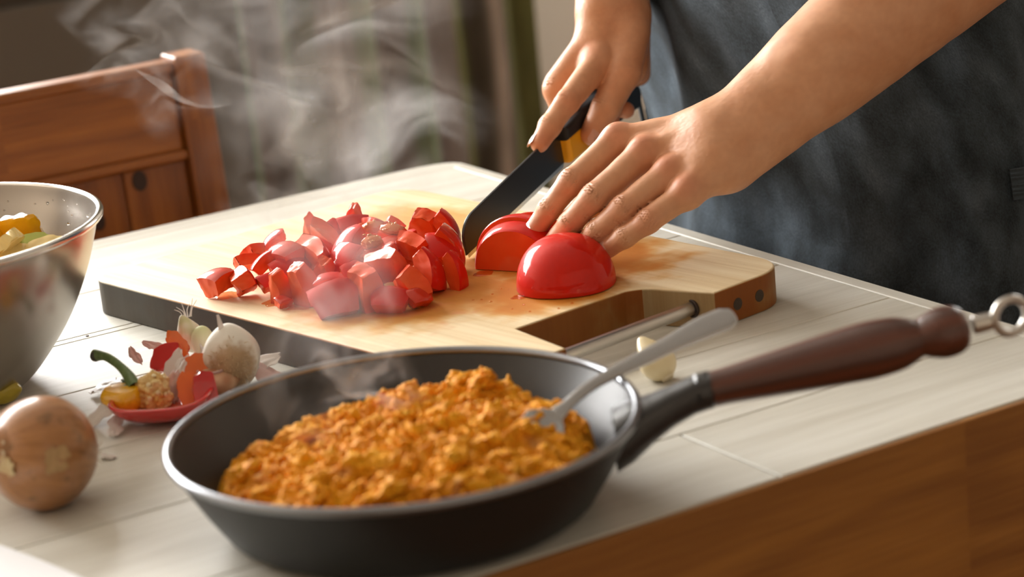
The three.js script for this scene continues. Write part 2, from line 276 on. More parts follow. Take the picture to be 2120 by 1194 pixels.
// ---------------------------------------------------------------- chopping board with a steel rod across its hand slot
const BH = 0.0275;                                          // thickness of the board: things on it stand at this height
{
  const a = -0.191, ca = Math.cos(a), sa = Math.sin(a), cu = -0.3235, cv = 0.36;
  const b = thing('chopping_board', 'worn honey coloured wooden chopping board with hand slot and dark stained edge', 'chopping board', [cu * ca - cv * sa, 0, cu * sa + cv * ca]);
  b.rotation.y = -a;
  const s = new THREE.Shape(), P = (u, v) => [u - cu, -(v - cv)];
  const L = -0.482, Rr = -0.166, B = 0.127, F = 0.5875;
  s.moveTo(...P(L, B + 0.022)); s.quadraticCurveTo(...P(L, B), ...P(L + 0.022, B));
  s.lineTo(...P(Rr - 0.035, B)); s.quadraticCurveTo(...P(Rr, B), ...P(Rr, B + 0.035));
  s.lineTo(...P(Rr - 0.012, F - 0.035)); s.quadraticCurveTo(...P(Rr - 0.014, F - 0.002), ...P(Rr - 0.045, F));
  s.lineTo(...P(-0.26, F)); s.lineTo(...P(-0.2725, 0.551)); s.quadraticCurveTo(...P(-0.2745, 0.534), ...P(-0.291, 0.5285)); s.lineTo(...P(-0.395, 0.525)); s.lineTo(...P(-0.407, F)); s.lineTo(...P(L + 0.02, F)); s.quadraticCurveTo(...P(L, F), ...P(L, F - 0.02)); s.closePath();
  const g = new THREE.ExtrudeGeometry(s, { depth: BH - 0.003, bevelThickness: 0.0015, bevelSize: 0.0015, bevelSegments: 3, curveSegments: 16 }).rotateX(-Math.PI / 2).translate(0, 0.0015, 0);
  // the top: pale worn wood, wet orange where juice soaked in; the edge is old and dirty on the far left side
  const top = wood(1024, 1024, 0.5, 0.5, [0.93, 0.87, 0.74], [0.78, 0.66, 0.47], { seed: 51, rings: 190, contrast: 0.6, blotch: 0.7 });
  const wet = (x, y, cx, cy, rx, ry, k) => { const d = Math.hypot((x - cx) / rx, (y - cy) / ry) + fbm(x * 40, y * 40, k, 3) * 0.5; return sstep(1.2, 0.55, d); };
  const boardTex = texture(768, 768, (u, v) => {        // u across (0.5 m), v along (0.5 m), origin in the middle
    const x = (u - 0.5) * 0.5, y = (v - 0.5) * 0.5;
    let c = top(v, u);
    const w1 = Math.max(wet(x, y, 0.075, 0.06, 0.075, 0.10, 1), wet(x, y, 0.01, 0.115, 0.075, 0.055, 2), wet(x, y, -0.05, 0.04, 0.10, 0.075, 3) * 0.85, wet(x, y, 0.09, -0.12, 0.05, 0.07, 4) * 0.6);
    c = mix3(c, [0.74, 0.45, 0.10].map((q, i) => q * (0.62 + 0.45 * c[i])), w1 * 0.92);
    const red = sstep(0.12, 0.42, fbm(x * 26, y * 26, 7, 4)) * wet(x, y, -0.06, 0.03, 0.11, 0.12, 5);
    c = mix3(c, [0.78, 0.42, 0.25], red * 0.6);
    const cut = Math.abs(Math.sin((x * 0.6 + y) * 400 + fbm(x * 12, y * 12, 3, 2) * 16)) < 0.03 && noise(x * 60, y * 25, 9) > 0.2 ? 0.93 : 1;
    return c.map((q) => q * cut);
  });
  boardTex.repeat.set(2, 2); boardTex.offset.set(0.5, 0.5);
  M.board = phys({ map: boardTex, roughness: 0.62, specularIntensity: 0.6, vertexColors: true });
  const p = g.attributes.position;
  boxUV(g);
  paint(g, (q) => {
    const side = sstep(BH - 0.0002, BH - 0.0012, q.y), l = sstep(-0.147, -0.155, q.x) , n = 0.5 + fbm(q.x * 60, q.y * 200, q.z * 60, 3);
    const old = mix3([0.42, 0.34, 0.25], [0.05, 0.05, 0.05], clamp(l * (0.75 + 0.5 * n), 0, 1));
    return mix3([1, 1, 1], old, side);
  });
  part('board', g, M.board, b);
  const rodDir = [-0.255 - cu, -0.42 - cu];
  const rod = part('steel_rod', new THREE.CylinderGeometry(0.0048, 0.0048, 0.152, 28).rotateZ(Math.PI / 2).translate((-0.4085 - 0.262) / 2 - cu, 0.0145, 0.571 - cv), M.steelSatin, b);
  part('rod_socket', new THREE.TorusGeometry(0.0058, 0.0012, 10, 28).rotateY(Math.PI / 2).translate(-0.2665 - cu, 0.0145, 0.571 - cv), M.knot, b);
  for (const u of [-0.238, -0.215]) part('dowel', new THREE.CylinderGeometry(0.0045, 0.0045, 0.001, 20).rotateX(Math.PI / 2).translate(u - cu, 0.013, F - cv + 0.0012), std({ color: new THREE.Color(0.045, 0.028, 0.015), roughness: 0.7 }), b);
}

// ---------------------------------------------------------------- knife
{
  const Kd = V([0.862, 0.176, -0.507]).normalize(), Kn = V([0.507, 0, 0.862]).normalize(), Ku = Kn.clone().cross(Kd).normalize().multiplyScalar(-1);
  if (Ku.y < 0) Ku.multiplyScalar(-1);
  const k = thing('kitchen_knife', 'kitchen knife with black coated blade and yellow and black handle slicing tomatoes', 'knife', [-0.22, BH + 0.0004, 0.412]);
  const B = new THREE.Matrix4().makeBasis(Kd, Ku, Kn); if (B.determinant() < 0) B.makeBasis(Kd, Ku, Kn.clone().negate());
  const turn = (g) => g.applyMatrix4(B);
  M.blade = phys({ color: new THREE.Color(0.012, 0.013, 0.014), roughness: 0.38, clearcoat: 0.35, clearcoatRoughness: 0.3 });
  M.bevel = std({ color: new THREE.Color(0.65, 0.64, 0.62), metalness: 1, roughness: 0.35 });
  M.gripBlack = std({ color: new THREE.Color(0.012, 0.014, 0.017), roughness: 0.6 });
  M.gripYellow = std({ color: new THREE.Color(0.86, 0.42, 0.01), roughness: 0.45 });
  const bl = new THREE.Shape(); bl.moveTo(0.002, 0.0045); bl.lineTo(0.172, 0.0045); bl.lineTo(0.172, 0.033); bl.lineTo(0.02, 0.0305); bl.bezierCurveTo(0.006, 0.030, 0.0, 0.022, 0.0, 0.014); bl.lineTo(0, 0.0045);
  part('blade', turn(new THREE.ExtrudeGeometry(bl, { depth: 0.0014, bevelThickness: 0.0005, bevelSize: 0.0006, bevelSegments: 2, curveSegments: 14 }).translate(0, 0, -0.0007)), M.blade, k);
  const eg = new THREE.Shape(); eg.moveTo(0, 0); eg.lineTo(0.0011, 0.005); eg.lineTo(-0.0011, 0.005); eg.closePath();
  part('cutting_edge', turn(new THREE.ExtrudeGeometry(eg, { depth: 0.169, bevelEnabled: false }).rotateY(Math.PI / 2).translate(0.003, 0, 0)), M.bevel, k);
  // handle: black upper half and yellow lower half, swelling towards the butt
  const half = (sgn, y0, y1, x0 = 0.175, x1 = 0.305) => { const s = new THREE.Shape(), e = x1 + 0.009; s.moveTo(x0, y0[0]); s.bezierCurveTo(lerp(x0, x1, 0.2), y0[1], lerp(x0, x1, 0.75), y0[2], x1, y0[3]); s.quadraticCurveTo(e, (y0[3] + y1[3]) / 2, x1, y1[3]); s.bezierCurveTo(lerp(x0, x1, 0.75), y1[2], lerp(x0, x1, 0.2), y1[1], x0, y1[0]); s.closePath(); return turn(new THREE.ExtrudeGeometry(s, { depth: 0.010, bevelThickness: 0.0045, bevelSize: 0.003, bevelSegments: 5, curveSegments: 16 }).translate(0, 0, -0.005)); };
  part('upper_grip', half(1, [0.0265, 0.0255, 0.024, 0.021], [0.0325, 0.033, 0.034, 0.030]), M.gripBlack, k);
  part('lower_grip', half(-1, [0.007, 0.0065, 0.005, 0.004], [0.0235, 0.0232, 0.0225, 0.022], 0.175, 0.232), M.gripYellow, k);
  part('rear_grip', half(-1, [0.004, 0.003, 0.001, -0.001], [0.022, 0.0215, 0.021, 0.018], 0.244, 0.305), M.gripBlack, k);
}

// ---------------------------------------------------------------- frying pan
{
  const pc = [-0.476, 0, 0.778], pan = thing('frying_pan', 'black nonstick frying pan with turned wooden handle full of orange mash', 'frying pan', pc);
  M.nonstick = phys({ color: new THREE.Color(0.022, 0.023, 0.024), roughness: 0.42, clearcoat: 0.25, clearcoatRoughness: 0.35 });
  M.panOuter = std({ color: new THREE.Color(0.012, 0.013, 0.014), roughness: 0.5 });
  M.rim = std({ color: new THREE.Color(0.25, 0.26, 0.28), metalness: 0.9, roughness: 0.28 });
  M.bracket = phys({ color: new THREE.Color(0.016, 0.017, 0.02), roughness: 0.35, clearcoat: 0.6, clearcoatRoughness: 0.3 });
  M.panWood = phys({ map: texOf(0.2, 0.1, 512, 256, wood(512, 256, 0.2, 0.1, [0.40, 0.21, 0.14], [0.15, 0.07, 0.05], { seed: 61, rings: 420, warp: 0.012 })), roughness: 0.35, clearcoat: 0.5, clearcoatRoughness: 0.3 });
  part('pan_body', lathe([[0, 0.0012], [0.098, 0.0008], [0.104, 0.002], [0.110, 0.0065], [0.1215, 0.024], [0.131, 0.041], [0.1365, 0.052], [0.1375, 0.0538]], 128), M.panOuter, pan);
  part('cooking_surface', lathe([[0.1355, 0.0538], [0.1335, 0.050], [0.127, 0.038], [0.118, 0.0235], [0.109, 0.010], [0.103, 0.0065], [0.097, 0.0055], [0, 0.005]], 128), M.nonstick, pan);
  part('rim', new THREE.TorusGeometry(0.1372, 0.0027, 16, 160).rotateX(Math.PI / 2).translate(0, 0.0545, 0), M.rim, pan);
  const az = THREE.MathUtils.degToRad(31), rise = 0.16, ax = [Math.cos(az), rise, Math.sin(az)];
  const at = (r) => [ax[0] * r, 0.058 + (r - 0.176) * rise, ax[2] * r];
  // bracket: flares out of the wall and narrows into the ferrule
  const bs = [[0.122, 0.033, 0.024, 0.017], [0.132, 0.0375, 0.021, 0.0165], [0.145, 0.0445, 0.015, 0.0135], [0.158, 0.051, 0.0115, 0.0115], [0.170, 0.0562, 0.0107, 0.0108], [0.180, 0.0587, 0.0106, 0.0106]];
  const side = [-Math.sin(az), 0, Math.cos(az)];
  const loft = (u, v) => { const k = clamp(v * (bs.length - 1), 0, bs.length - 1.0001), i = Math.floor(k), t = k - i, q = bs[i].map((x, n) => lerp(x, bs[i + 1][n], t)), th = u * Math.PI * 2, c = Math.cos(th), s = Math.sin(th), e = 0.75, sc = Math.sign(c) * Math.abs(c) ** e, ss = Math.sign(s) * Math.abs(s) ** e; return [ax[0] * q[0] + side[0] * q[2] * sc, q[1] + q[3] * ss, ax[2] * q[0] + side[2] * q[2] * sc]; };
  part('handle_bracket', grid(40, 30, (u, v) => loft(1 - u, v)), M.bracket, pan);
  const turnTo = (g, r) => g.applyMatrix4(new THREE.Matrix4().makeRotationFromQuaternion(new THREE.Quaternion().setFromUnitVectors(V([0, 1, 0]), V(ax).normalize()))).translate(...at(r));
  part('ferrule', turnTo(lathe([[0, -0.004], [0.0108, -0.004], [0.0112, -0.002], [0.0112, 0.003], [0.0106, 0.005], [0, 0.005]], 40), 0.176), M.bracket, pan);
  const wp = smoothProfile([[0.0102, 0.0], [0.0106, 0.006], [0.0108, 0.012], [0.0122, 0.03], [0.0142, 0.055], [0.0163, 0.085], [0.0168, 0.100], [0.0155, 0.114], [0.0125, 0.123], [0.0110, 0.1265], [0.0125, 0.1305], [0.0146, 0.137], [0.0150, 0.1425], [0.0138, 0.149], [0.0105, 0.1535], [0.005, 0.1555], [0, 0.156]], 70);
  const wg = turnTo(lathe(wp, 48), 0.1775), u = wg.attributes.uv; for (let i = 0; i < u.count; i++) { const a = u.getX(i); u.setXY(i, u.getY(i) * 0.156, a * 0.09); }
  part('wooden_handle', wg, M.panWood, pan);
  part('eye_screw', turnTo(lathe([[0, 0], [0.0052, 0], [0.0056, 0.002], [0.0052, 0.0105], [0.004, 0.013], [0, 0.0135]], 28), 0.333), M.steelSatin, pan);
  const ring = new THREE.TorusGeometry(0.0102, 0.0026, 16, 48); ring.rotateY(-0.25); ring.translate(...at(0.3555));
  part('hanging_ring', ring, M.steelSatin, pan);

  // ------------------------------------------------------------ the mash in the pan
  const peaks = [[0.055, 0.043, 0.007, 0.008], [0.088, -0.050, 0.016, 0.016], [0.045, -0.075, 0.010, 0.026], [0.0, -0.05, 0.008, 0.024], [0.06, 0.0, 0.012, 0.03], [-0.03, 0.02, 0.007, 0.03], [0.005, 0.035, 0.006, 0.026], [-0.075, -0.01, 0.003, 0.02], [0.1, 0.03, 0.004, 0.02], [-0.01, 0.075, 0.006, 0.03], [0.05, 0.07, 0.004, 0.02]];
  const H = (x, z) => {
    let h = 0.021 + 0.009 * (1 - Math.hypot(x - 0.02, z) / 0.12); for (const [a, b, k, s] of peaks) h += k * Math.exp(-((x - a) ** 2 + (z - b) ** 2) / (2 * s * s));
    const bil = (f, s) => 1 - Math.abs(noise(x * f, z * f, s)) * 2; h += 0.0070 * bil(55, 1) + 0.0040 * bil(120, 2) + 0.0022 * bil(330, 3) + 0.0014 * noise(x * 800, z * 800, 4); return h;
  };
  M.mash = phys({ vertexColors: true, roughness: 0.7, specularIntensity: 0.45 });
  const tone = (q) => { const a = fbm(q.x * 45, q.y * 60, q.z * 45, 3), b = noise(q.x * 260, q.y * 260, q.z * 260); let c = mix3([0.84, 0.36, 0.008], [0.66, 0.22, 0.005], clamp(0.4 + a * 1.3, 0, 1)); c = mix3(c, [0.72, 0.42, 0.02], clamp(b * 1.2 - 0.1, 0, 0.7)); const pk = noise(q.x * 70 + 9, q.y * 70, q.z * 70); return mix3(c, [0.82, 0.44, 0.16], clamp((pk - 0.46) * 4, 0, 0.7)); };
  const NR = 120, NA = 360, disc = grid(NA, NR, (u, v) => {
    const th = u * Math.PI * 2, edge = 0.1135 + 0.003 * noise(Math.cos(th) * 3, Math.sin(th) * 3, 1) + 0.004 * noise(Math.cos(th) * 14, Math.sin(th) * 14, 2), r = Math.pow(v, 0.75) * edge, x = Math.cos(th) * r, z = Math.sin(th) * r;
    const n1 = noise(x * 180, z * 180, 11), n2 = noise(x * 180, z * 180, 17), fall = sstep(1, 0.93, v);
    return [x + n1 * 0.002, lerp(0.021, H(x, z), fall), z + n2 * 0.002];
  });
  const flipped = disc.index.array; for (let i = 0; i < flipped.length; i += 3) { const q = flipped[i]; flipped[i] = flipped[i + 1]; flipped[i + 1] = q; } disc.computeVertexNormals();
  const lumps = [];
  const kinds = []; for (let o = 0; o < 14; o++) kinds.push(blob(1, o < 7 ? 6 : 4, (d) => { const k = 0.9 + 0.55 * noise(d.x * 1.3 + o * 3.1, d.y * 1.3, d.z * 1.3) + 0.34 * noise(d.x * 3 + o, d.y * 3, d.z * 3) + 0.24 * noise(d.x * 7 + o, d.y * 7, d.z * 7); return [d.x * k * 1.2, d.y * k * 0.85, d.z * k]; }));
  for (let i = 0; i < 950; i++) {
    const th = rnd() * 6.283, r = Math.sqrt(rnd()) * 0.106, x = Math.cos(th) * r, z = Math.sin(th) * r, big = rnd() < 0.2, s = (big ? rr(0.005, 0.0095) : rr(0.0014, 0.004)) * (r > 0.096 ? 0.6 : 1);
    lumps.push(kinds[(big ? 0 : 7) + Math.floor(rnd() * 7)].clone().rotateY(rnd() * 6.28).rotateX(rr(-0.5, 0.5)).scale(s, s, s).translate(x, H(x, z) - s * rr(0.0, 0.5) + 0.0005, z));
  }
  const mash = merge([disc, ...lumps]); paint(mash, tone);
  const m = part('pumpkin_mash', mash, M.mash, scene); m.position.set(pc[0], T, pc[2]); m.userData.kind = 'stuff'; tag(m, 'steaming heap of lumpy orange mash filling the black frying pan', 'mash');
}

// ---------------------------------------------------------------- fork resting on the pan's rim
{
  const f = thing('fork', 'shiny steel fork standing in the orange mash with its handle over the rim', 'fork', [-0.339, 0.06, 0.806]);
  const pts = [[-0.074, -0.0265, 0.0105], [-0.061, -0.0165, 0.0085], [-0.046, -0.0092, 0.0068], [-0.028, -0.003, 0.004], [0, 0.0012, 0], [0.03, 0.0065, -0.0005], [0.06, 0.0125, 0.0005], [0.083, 0.0155, 0.0022]];
  const c = new THREE.CatmullRomCurve3(pts.map(V));
  const W = (t) => { const k = [[0, 0.0120], [0.06, 0.0128], [0.13, 0.0122], [0.18, 0.0080], [0.22, 0.0042], [0.30, 0.0030], [0.45, 0.0031], [0.7, 0.0046], [0.88, 0.0066], [0.95, 0.0068], [0.985, 0.0052], [1, 0.0022]]; let i = 0; while (i < k.length - 2 && t > k[i + 1][0]) i++; const s = clamp((t - k[i][0]) / (k[i + 1][0] - k[i][0]), 0, 1); return 1.15 * lerp(k[i][1], k[i + 1][1], s * s * (3 - 2 * s)); };
  const roll = 0.75, TH = (t) => lerp(0.0012, 0.0017, sstep(0.12, 0.3, t));
  const strip = (t0, t1, nu) => grid(24, nu, (u, v) => {
    const t = lerp(t0, t1, v), q = c.getPoint(t), d = c.getTangent(t), s = V([0, 1, 0]).cross(d).normalize().applyAxisAngle(d, roll), n = d.clone().cross(s), th = u * Math.PI * 2, e = v === 0 || v === 1 ? 0.001 : 1, cx = Math.cos(th), cy = Math.sin(th), x = Math.sign(cx) * Math.abs(cx) ** 0.6 * W(t) * e, y = Math.sign(cy) * Math.abs(cy) ** 0.7 * TH(t) * e - (t < 0.2 ? -(x * x) * 14 : 0);
    return [q.x + s.x * x + n.x * y, q.y + s.y * x + n.y * y, q.z + s.z * x + n.z * y];
  });
  M.forkSteel = std({ color: new THREE.Color(0.56, 0.58, 0.61), metalness: 1, roughness: 0.2 });
  part('handle', strip(0.19, 1, 110), M.forkSteel, f);
  const h = part('head', strip(0, 0.2, 40), M.forkSteel, f);
  for (let i = -1.5; i < 2; i++) { const s = V([0, 1, 0]).cross(c.getTangent(0)).normalize(), o = s.multiplyScalar(i * 0.0058); part('tine', tube([[-0.073, -0.0262, 0.0103], [-0.083, -0.033, 0.0122], [-0.094, -0.038, 0.0141], [-0.104, -0.0405, 0.0155]].map((p) => [p[0] + o.x, p[1] + o.y, p[2] + o.z]), (t) => lerp(0.0019, 0.0007, t), 14, 8), M.steel, h); }
}

// ---------------------------------------------------------------- steel bowl with chopped peppers
const pepperGeo = (seed, w, h, th, bend) => shell(16, 16, (u, v) => { const a = u * 2 - 1, b = v * 2 - 1, x = a * w / 2 * Math.sqrt(1 - 0.42 * b * b) * (1.12 + 0.3 * noise(v * 2.2, seed, 1)), y = b * h / 2 * Math.sqrt(1 - 0.42 * a * a) * (1.12 + 0.3 * noise(u * 2.2, seed, 8)); return [x, y, -bend * (x * x + 0.5 * y * y) + 0.0012 * noise(u * 4, v * 4, seed)]; }, th);
{
  const bc = [-0.617, 0, 0.321], b = thing('mixing_bowl', 'polished stainless steel mixing bowl holding chopped yellow peppers', 'bowl', bc);
  const out = smoothProfile([[0.0, 0.0035], [0.052, 0.003], [0.060, 0.0], [0.066, 0.0015], [0.080, 0.013], [0.104, 0.044], [0.121, 0.077], [0.131, 0.105], [0.1345, 0.1195]], 60);
  const ins = smoothProfile([[0.1330, 0.1195], [0.1295, 0.105], [0.1195, 0.077], [0.1025, 0.045], [0.078, 0.0145], [0.062, 0.006], [0.0, 0.005]], 60);
  M.bowl = std({ color: new THREE.Color(0.42, 0.39, 0.355), metalness: 1, roughness: 0.27 });
  part('bowl_outside', lathe(out, 128), M.bowl, b); part('bowl_inside', lathe(ins, 128), M.bowl, b);
  part('rim', new THREE.TorusGeometry(0.1358, 0.0028, 14, 160).rotateX(Math.PI / 2).translate(0, 0.1185, 0), M.steel, b);
  // condensation: tiny drops on the inner wall
  const drops = []; for (let i = 0; i < 46; i++) { const a = rr(-1.3, 0.15), y = rr(0.078, 0.112), k = (y - 0.077) / 0.028, r = lerp(0.1195, 0.1295, clamp(k, 0, 1.2)) - 0.0004; drops.push(new THREE.SphereGeometry(rr(0.0005, 0.0013), 10, 8).scale(0.5, 1, 1).rotateY(-a).translate(Math.cos(a) * r, y, Math.sin(a) * r)); }
  const dp = part('water_drops', merge(drops), phys({ color: 0xffffff, transmission: 1, thickness: 0.001, ior: 1.33, roughness: 0 }), b); dp.userData.kind = 'stuff';
  M.pepperYellow = phys({ color: new THREE.Color(0.86, 0.44, 0.008), roughness: 0.25, clearcoat: 0.7, clearcoatRoughness: 0.1 });
  M.pepperPale = phys({ color: new THREE.Color(0.80, 0.60, 0.22), roughness: 0.4, clearcoat: 0.4, clearcoatRoughness: 0.2 });
  M.pepperGreen = phys({ color: new THREE.Color(0.42, 0.47, 0.06), roughness: 0.3, clearcoat: 0.5, clearcoatRoughness: 0.15 });
  const items = [['folded yellow pepper piece with pointed tip, largest in the steel bowl', [-0.5295, 0.098, 0.3035], 0.029, 0.026, 0.006, 9, [0.3, -0.5, 0.3], 'Yellow'], ['pale yellow pepper lump at the very left of the bowl', [-0.5519, 0.098, 0.3365], 0.024, 0.02, 0.008, 8, [0.9, 0.4, 0.2], 'Pale'], ['green tinged pepper strip lying against the yellow piece', [-0.5298, 0.095, 0.333], 0.026, 0.012, 0.006, 8, [-1.0, 0.2, 0.3], 'Green'], ['pale pepper strip nearest the front rim of the bowl', [-0.5291, 0.094, 0.3481], 0.026, 0.012, 0.006, 6, [-1.1, -0.3, -0.1], 'Pale'], ['pale flat pepper piece below the pointed yellow one', [-0.5434, 0.093, 0.3391], 0.03, 0.018, 0.007, 6, [-1.2, 0.1, 0.2], 'Pale'], ['yellow pepper block at the cropped left side of the bowl', [-0.5441, 0.097, 0.2964], 0.024, 0.024, 0.008, 5, [-0.5, 0.9, 0.1], 'Yellow'], ['yellow pepper chunk deep behind the others in the bowl', [-0.532, 0.088, 0.2858], 0.03, 0.026, 0.009, 5, [-1.2, 0.5, 0.1], 'Yellow']];
  items.forEach(([label, p, w, h, th, bend, rot, kind], i) => {
    const o = thing('pepper_piece', label, 'pepper', p, 'chopped peppers in the bowl'); o.rotation.set(...rot);
    part('skin', pepperGeo(i * 3.7, w, h, 0.0012, bend).translate(0, 0, th / 2 + 0.0004), kind === 'Pale' ? M.pepperPale : M['pepper' + kind], o); part('flesh', pepperGeo(i * 3.7, w * 0.985, h * 0.985, th, bend), kind === 'Green' ? M.pepperGreen : kind === 'Pale' ? M.pepperPale : M.pepperYellow, o);
  });
  // what lies below, out of sight from the table but filling the bowl
  const fill = [], kinds = [0, 1, 2, 3, 4, 5].map((i) => pepperGeo(i, rr(0.018, 0.028), rr(0.015, 0.024), 0.006, 7)); for (let i = 0; i < 90; i++) { const a = rnd() * 6.28, r = Math.sqrt(rnd()) * 0.092; fill.push(kinds[i % 6].clone().rotateX(rr(-2, 2)).rotateY(rr(0, 6)).translate(Math.cos(a) * r, rr(0.062, 0.082), Math.sin(a) * r)); }
  const fm = part('pepper_filling', merge(fill), M.pepperYellow, scene); fm.position.set(bc[0], T, bc[2]); fm.userData.kind = 'stuff'; tag(fm, 'heap of chopped yellow pepper lying lower in the steel bowl', 'pepper');
}

// ---------------------------------------------------------------- onion, clove, pepper end, paper
{
  const o = thing('onion', 'whole brown onion with dry flaking skin in front of the steel bowl', 'onion', [-0.6363, 0.034, 0.6032]);
  M.onion = phys({ vertexColors: true, roughness: 0.32, clearcoat: 0.35, clearcoatRoughness: 0.25, side: THREE.DoubleSide });
  const R0 = 0.0352, ax = V([-0.9289, 0.3459, 0.1322]), q = new THREE.Quaternion().setFromUnitVectors(V([0, 1, 0]), ax);
  const tone = (d) => { const m = Math.atan2(d.z, d.x), st = noise(m * 9, d.y * 1.2, 3) * 0.5 + noise(m * 30, d.y * 1.5, 5) * 0.35; let c = mix3([0.46, 0.215, 0.075], [0.29, 0.115, 0.035], clamp(0.45 + st, 0, 1)); c = mix3(c, [0.52, 0.28, 0.17], clamp(fbm(d.x * 2, d.y * 2, d.z * 2, 3) * 1.2, 0, 0.5)); const patch = fbm(d.x * 3.1 + 5, d.y * 3.1, d.z * 3.1, 4); return mix3(c, [0.13, 0.07, 0.022], sstep(0.16, 0.42, patch) * 0.6); };
  const f = (d) => { const m = Math.atan2(d.z, d.x), s = 1 + 0.012 * Math.sin(m * 5 + 1) * (1 - d.y * d.y) + 0.004 * noise(m * 12, d.y * 2, 1) * (1 - d.y * d.y) + 0.02 * fbm(d.x * 1.5, d.y * 1.5, d.z * 1.5, 2), y = d.y > 0.9 ? d.y + (d.y - 0.9) * 2.2 : d.y < -0.93 ? -0.93 : d.y; return [d.x * s, y * 0.97, d.z * s]; };
  const body = blob(R0, 40, f); paint(body, (p) => tone(p.clone().normalize())); body.applyQuaternion(q); part('bulb', body, M.onion, o);
  // torn flakes of dry skin round the pale patch
  const flake = (dir, w, h, roll, col, k) => { const n = V(dir).normalize(), m = frame(dir); const g = shell(12, 12, (u, v) => { const a = u * 2 - 1, b = v * 2 - 1, x = a * w / 2 * Math.sqrt(1 - 0.48 * b * b) * (1 + 0.7 * noise(v * 2.6, u > 0.5 ? 1 : 5, k)), y = b * h / 2 * Math.sqrt(1 - 0.48 * a * a) * (1 + 0.7 * noise(u * 2.6, v > 0.5 ? 2 : 7, k)); return [x, y, Math.sqrt(Math.max(0, R0 * R0 - x * x - y * y)) * 1.012 + 0.0011 * (u - 0.5) ** 2 * 4 + 0.0006 * noise(u * 4, v * 4, k)]; }, 0.0003).rotateZ(roll).applyMatrix4(m); paint(g, (p) => mix3(col, [0.5, 0.3, 0.13], clamp(noise(p.x * 300, p.y * 300, p.z * 300) + 0.2, 0, 0.7))); part('dry_skin', g, M.onion, o); };
  flake([-0.873, 0.3869, 0.2968], 0.016, 0.015, 0.4, [0.72, 0.62, 0.42], 1); flake([-0.824, 0.1311, 0.5512], 0.014, 0.010, -0.5, [0.62, 0.50, 0.26], 4); flake([-0.089, 0.1538, 0.9841], 0.018, 0.016, 1.2, [0.40, 0.24, 0.09], 7);
  const tuft = []; for (let i = 0; i < 26; i++) { const a = rnd() * 6.28, s = rr(0.001, 0.005); tuft.push(tube([[Math.cos(a) * s * 0.5, 0.032, Math.sin(a) * s * 0.5], [Math.cos(a) * s, 0.036, Math.sin(a) * s], [Math.cos(a) * s * rr(1, 2.5), 0.039, Math.sin(a) * s * rr(1, 2.5)]], (t) => 0.0006 * (1 - 0.7 * t), 6, 5)); }
  const tg = merge(tuft).applyQuaternion(q.clone().multiply(new THREE.Quaternion().setFromAxisAngle(V([1, 0, 0]), Math.PI))); paint(tg, () => [0.5, 0.38, 0.22]); part('roots', tg, M.onion, o);
}
{
  const c = thing('garlic_clove', 'single peeled garlic clove on the table behind the fork', 'garlic clove', [-0.2361, 0.012, 0.6869]);
  M.garlic = phys({ color: new THREE.Color(0.80, 0.68, 0.42), roughness: 0.3, clearcoat: 0.5, clearcoatRoughness: 0.2 });
  M.garlicDry = std({ color: new THREE.Color(0.82, 0.72, 0.52), roughness: 0.6 });
  const ax = V([-0.1439, 0.7213, -0.6775]), q = new THREE.Quaternion().setFromUnitVectors(V([0, 1, 0]), ax);
  part('clove', blob(0.0128, 14, (d) => { const t = d.y, s = 1 - 0.42 * sstep(0, 1.05, t) + 0.03 * Math.sin(Math.atan2(d.z, d.x) * 3); return [d.x * s, t * (t > 0 ? 1.65 : 1.05), d.z * s * 0.9]; }).applyQuaternion(q), M.garlic, c);
  part('root_plate', new THREE.CylinderGeometry(0.005, 0.0042, 0.0014, 16).translate(0, -0.0132, 0).applyQuaternion(q), M.garlicDry, c);
}
{
  const p = thing('pepper_end', 'small yellow green pepper end lying between onion and bowl', 'pepper', [-0.5874, 0.01, 0.3859]);
  part('flesh', blob(0.0125, 12, (d) => { const k = 1 + 0.16 * Math.sin(Math.atan2(d.z, d.x) * 3) * (1 - d.y * d.y) + 0.08 * noise(d.x * 2, d.y * 2, d.z * 2); return [d.x * k, d.y * 0.78, d.z * k]; }), phys({ color: new THREE.Color(0.50, 0.40, 0.03), roughness: 0.3, clearcoat: 0.5 }), p);
  part('stem_scar', new THREE.CylinderGeometry(0.003, 0.0024, 0.003, 12).translate(0, 0.0095, 0), phys({ color: new THREE.Color(0.18, 0.22, 0.03), roughness: 0.6 }), p);
  const n = thing('paper_sheet', 'corner of a white paper sheet on the table before the onion', 'paper', [-0.7385, 0.0004, 0.70]);
  n.rotation.y = 0.21;
  part('sheet', shell(20, 20, (u, v) => [(u - 0.5) * 0.12, 0.0006 + 0.0035 * u * u * (0.6 + 0.4 * Math.sin(v * 4)), (0.5 - v) * 0.16], 0.0004), std({ color: new THREE.Color(0.86, 0.88, 0.92), roughness: 0.7 }), n);
}

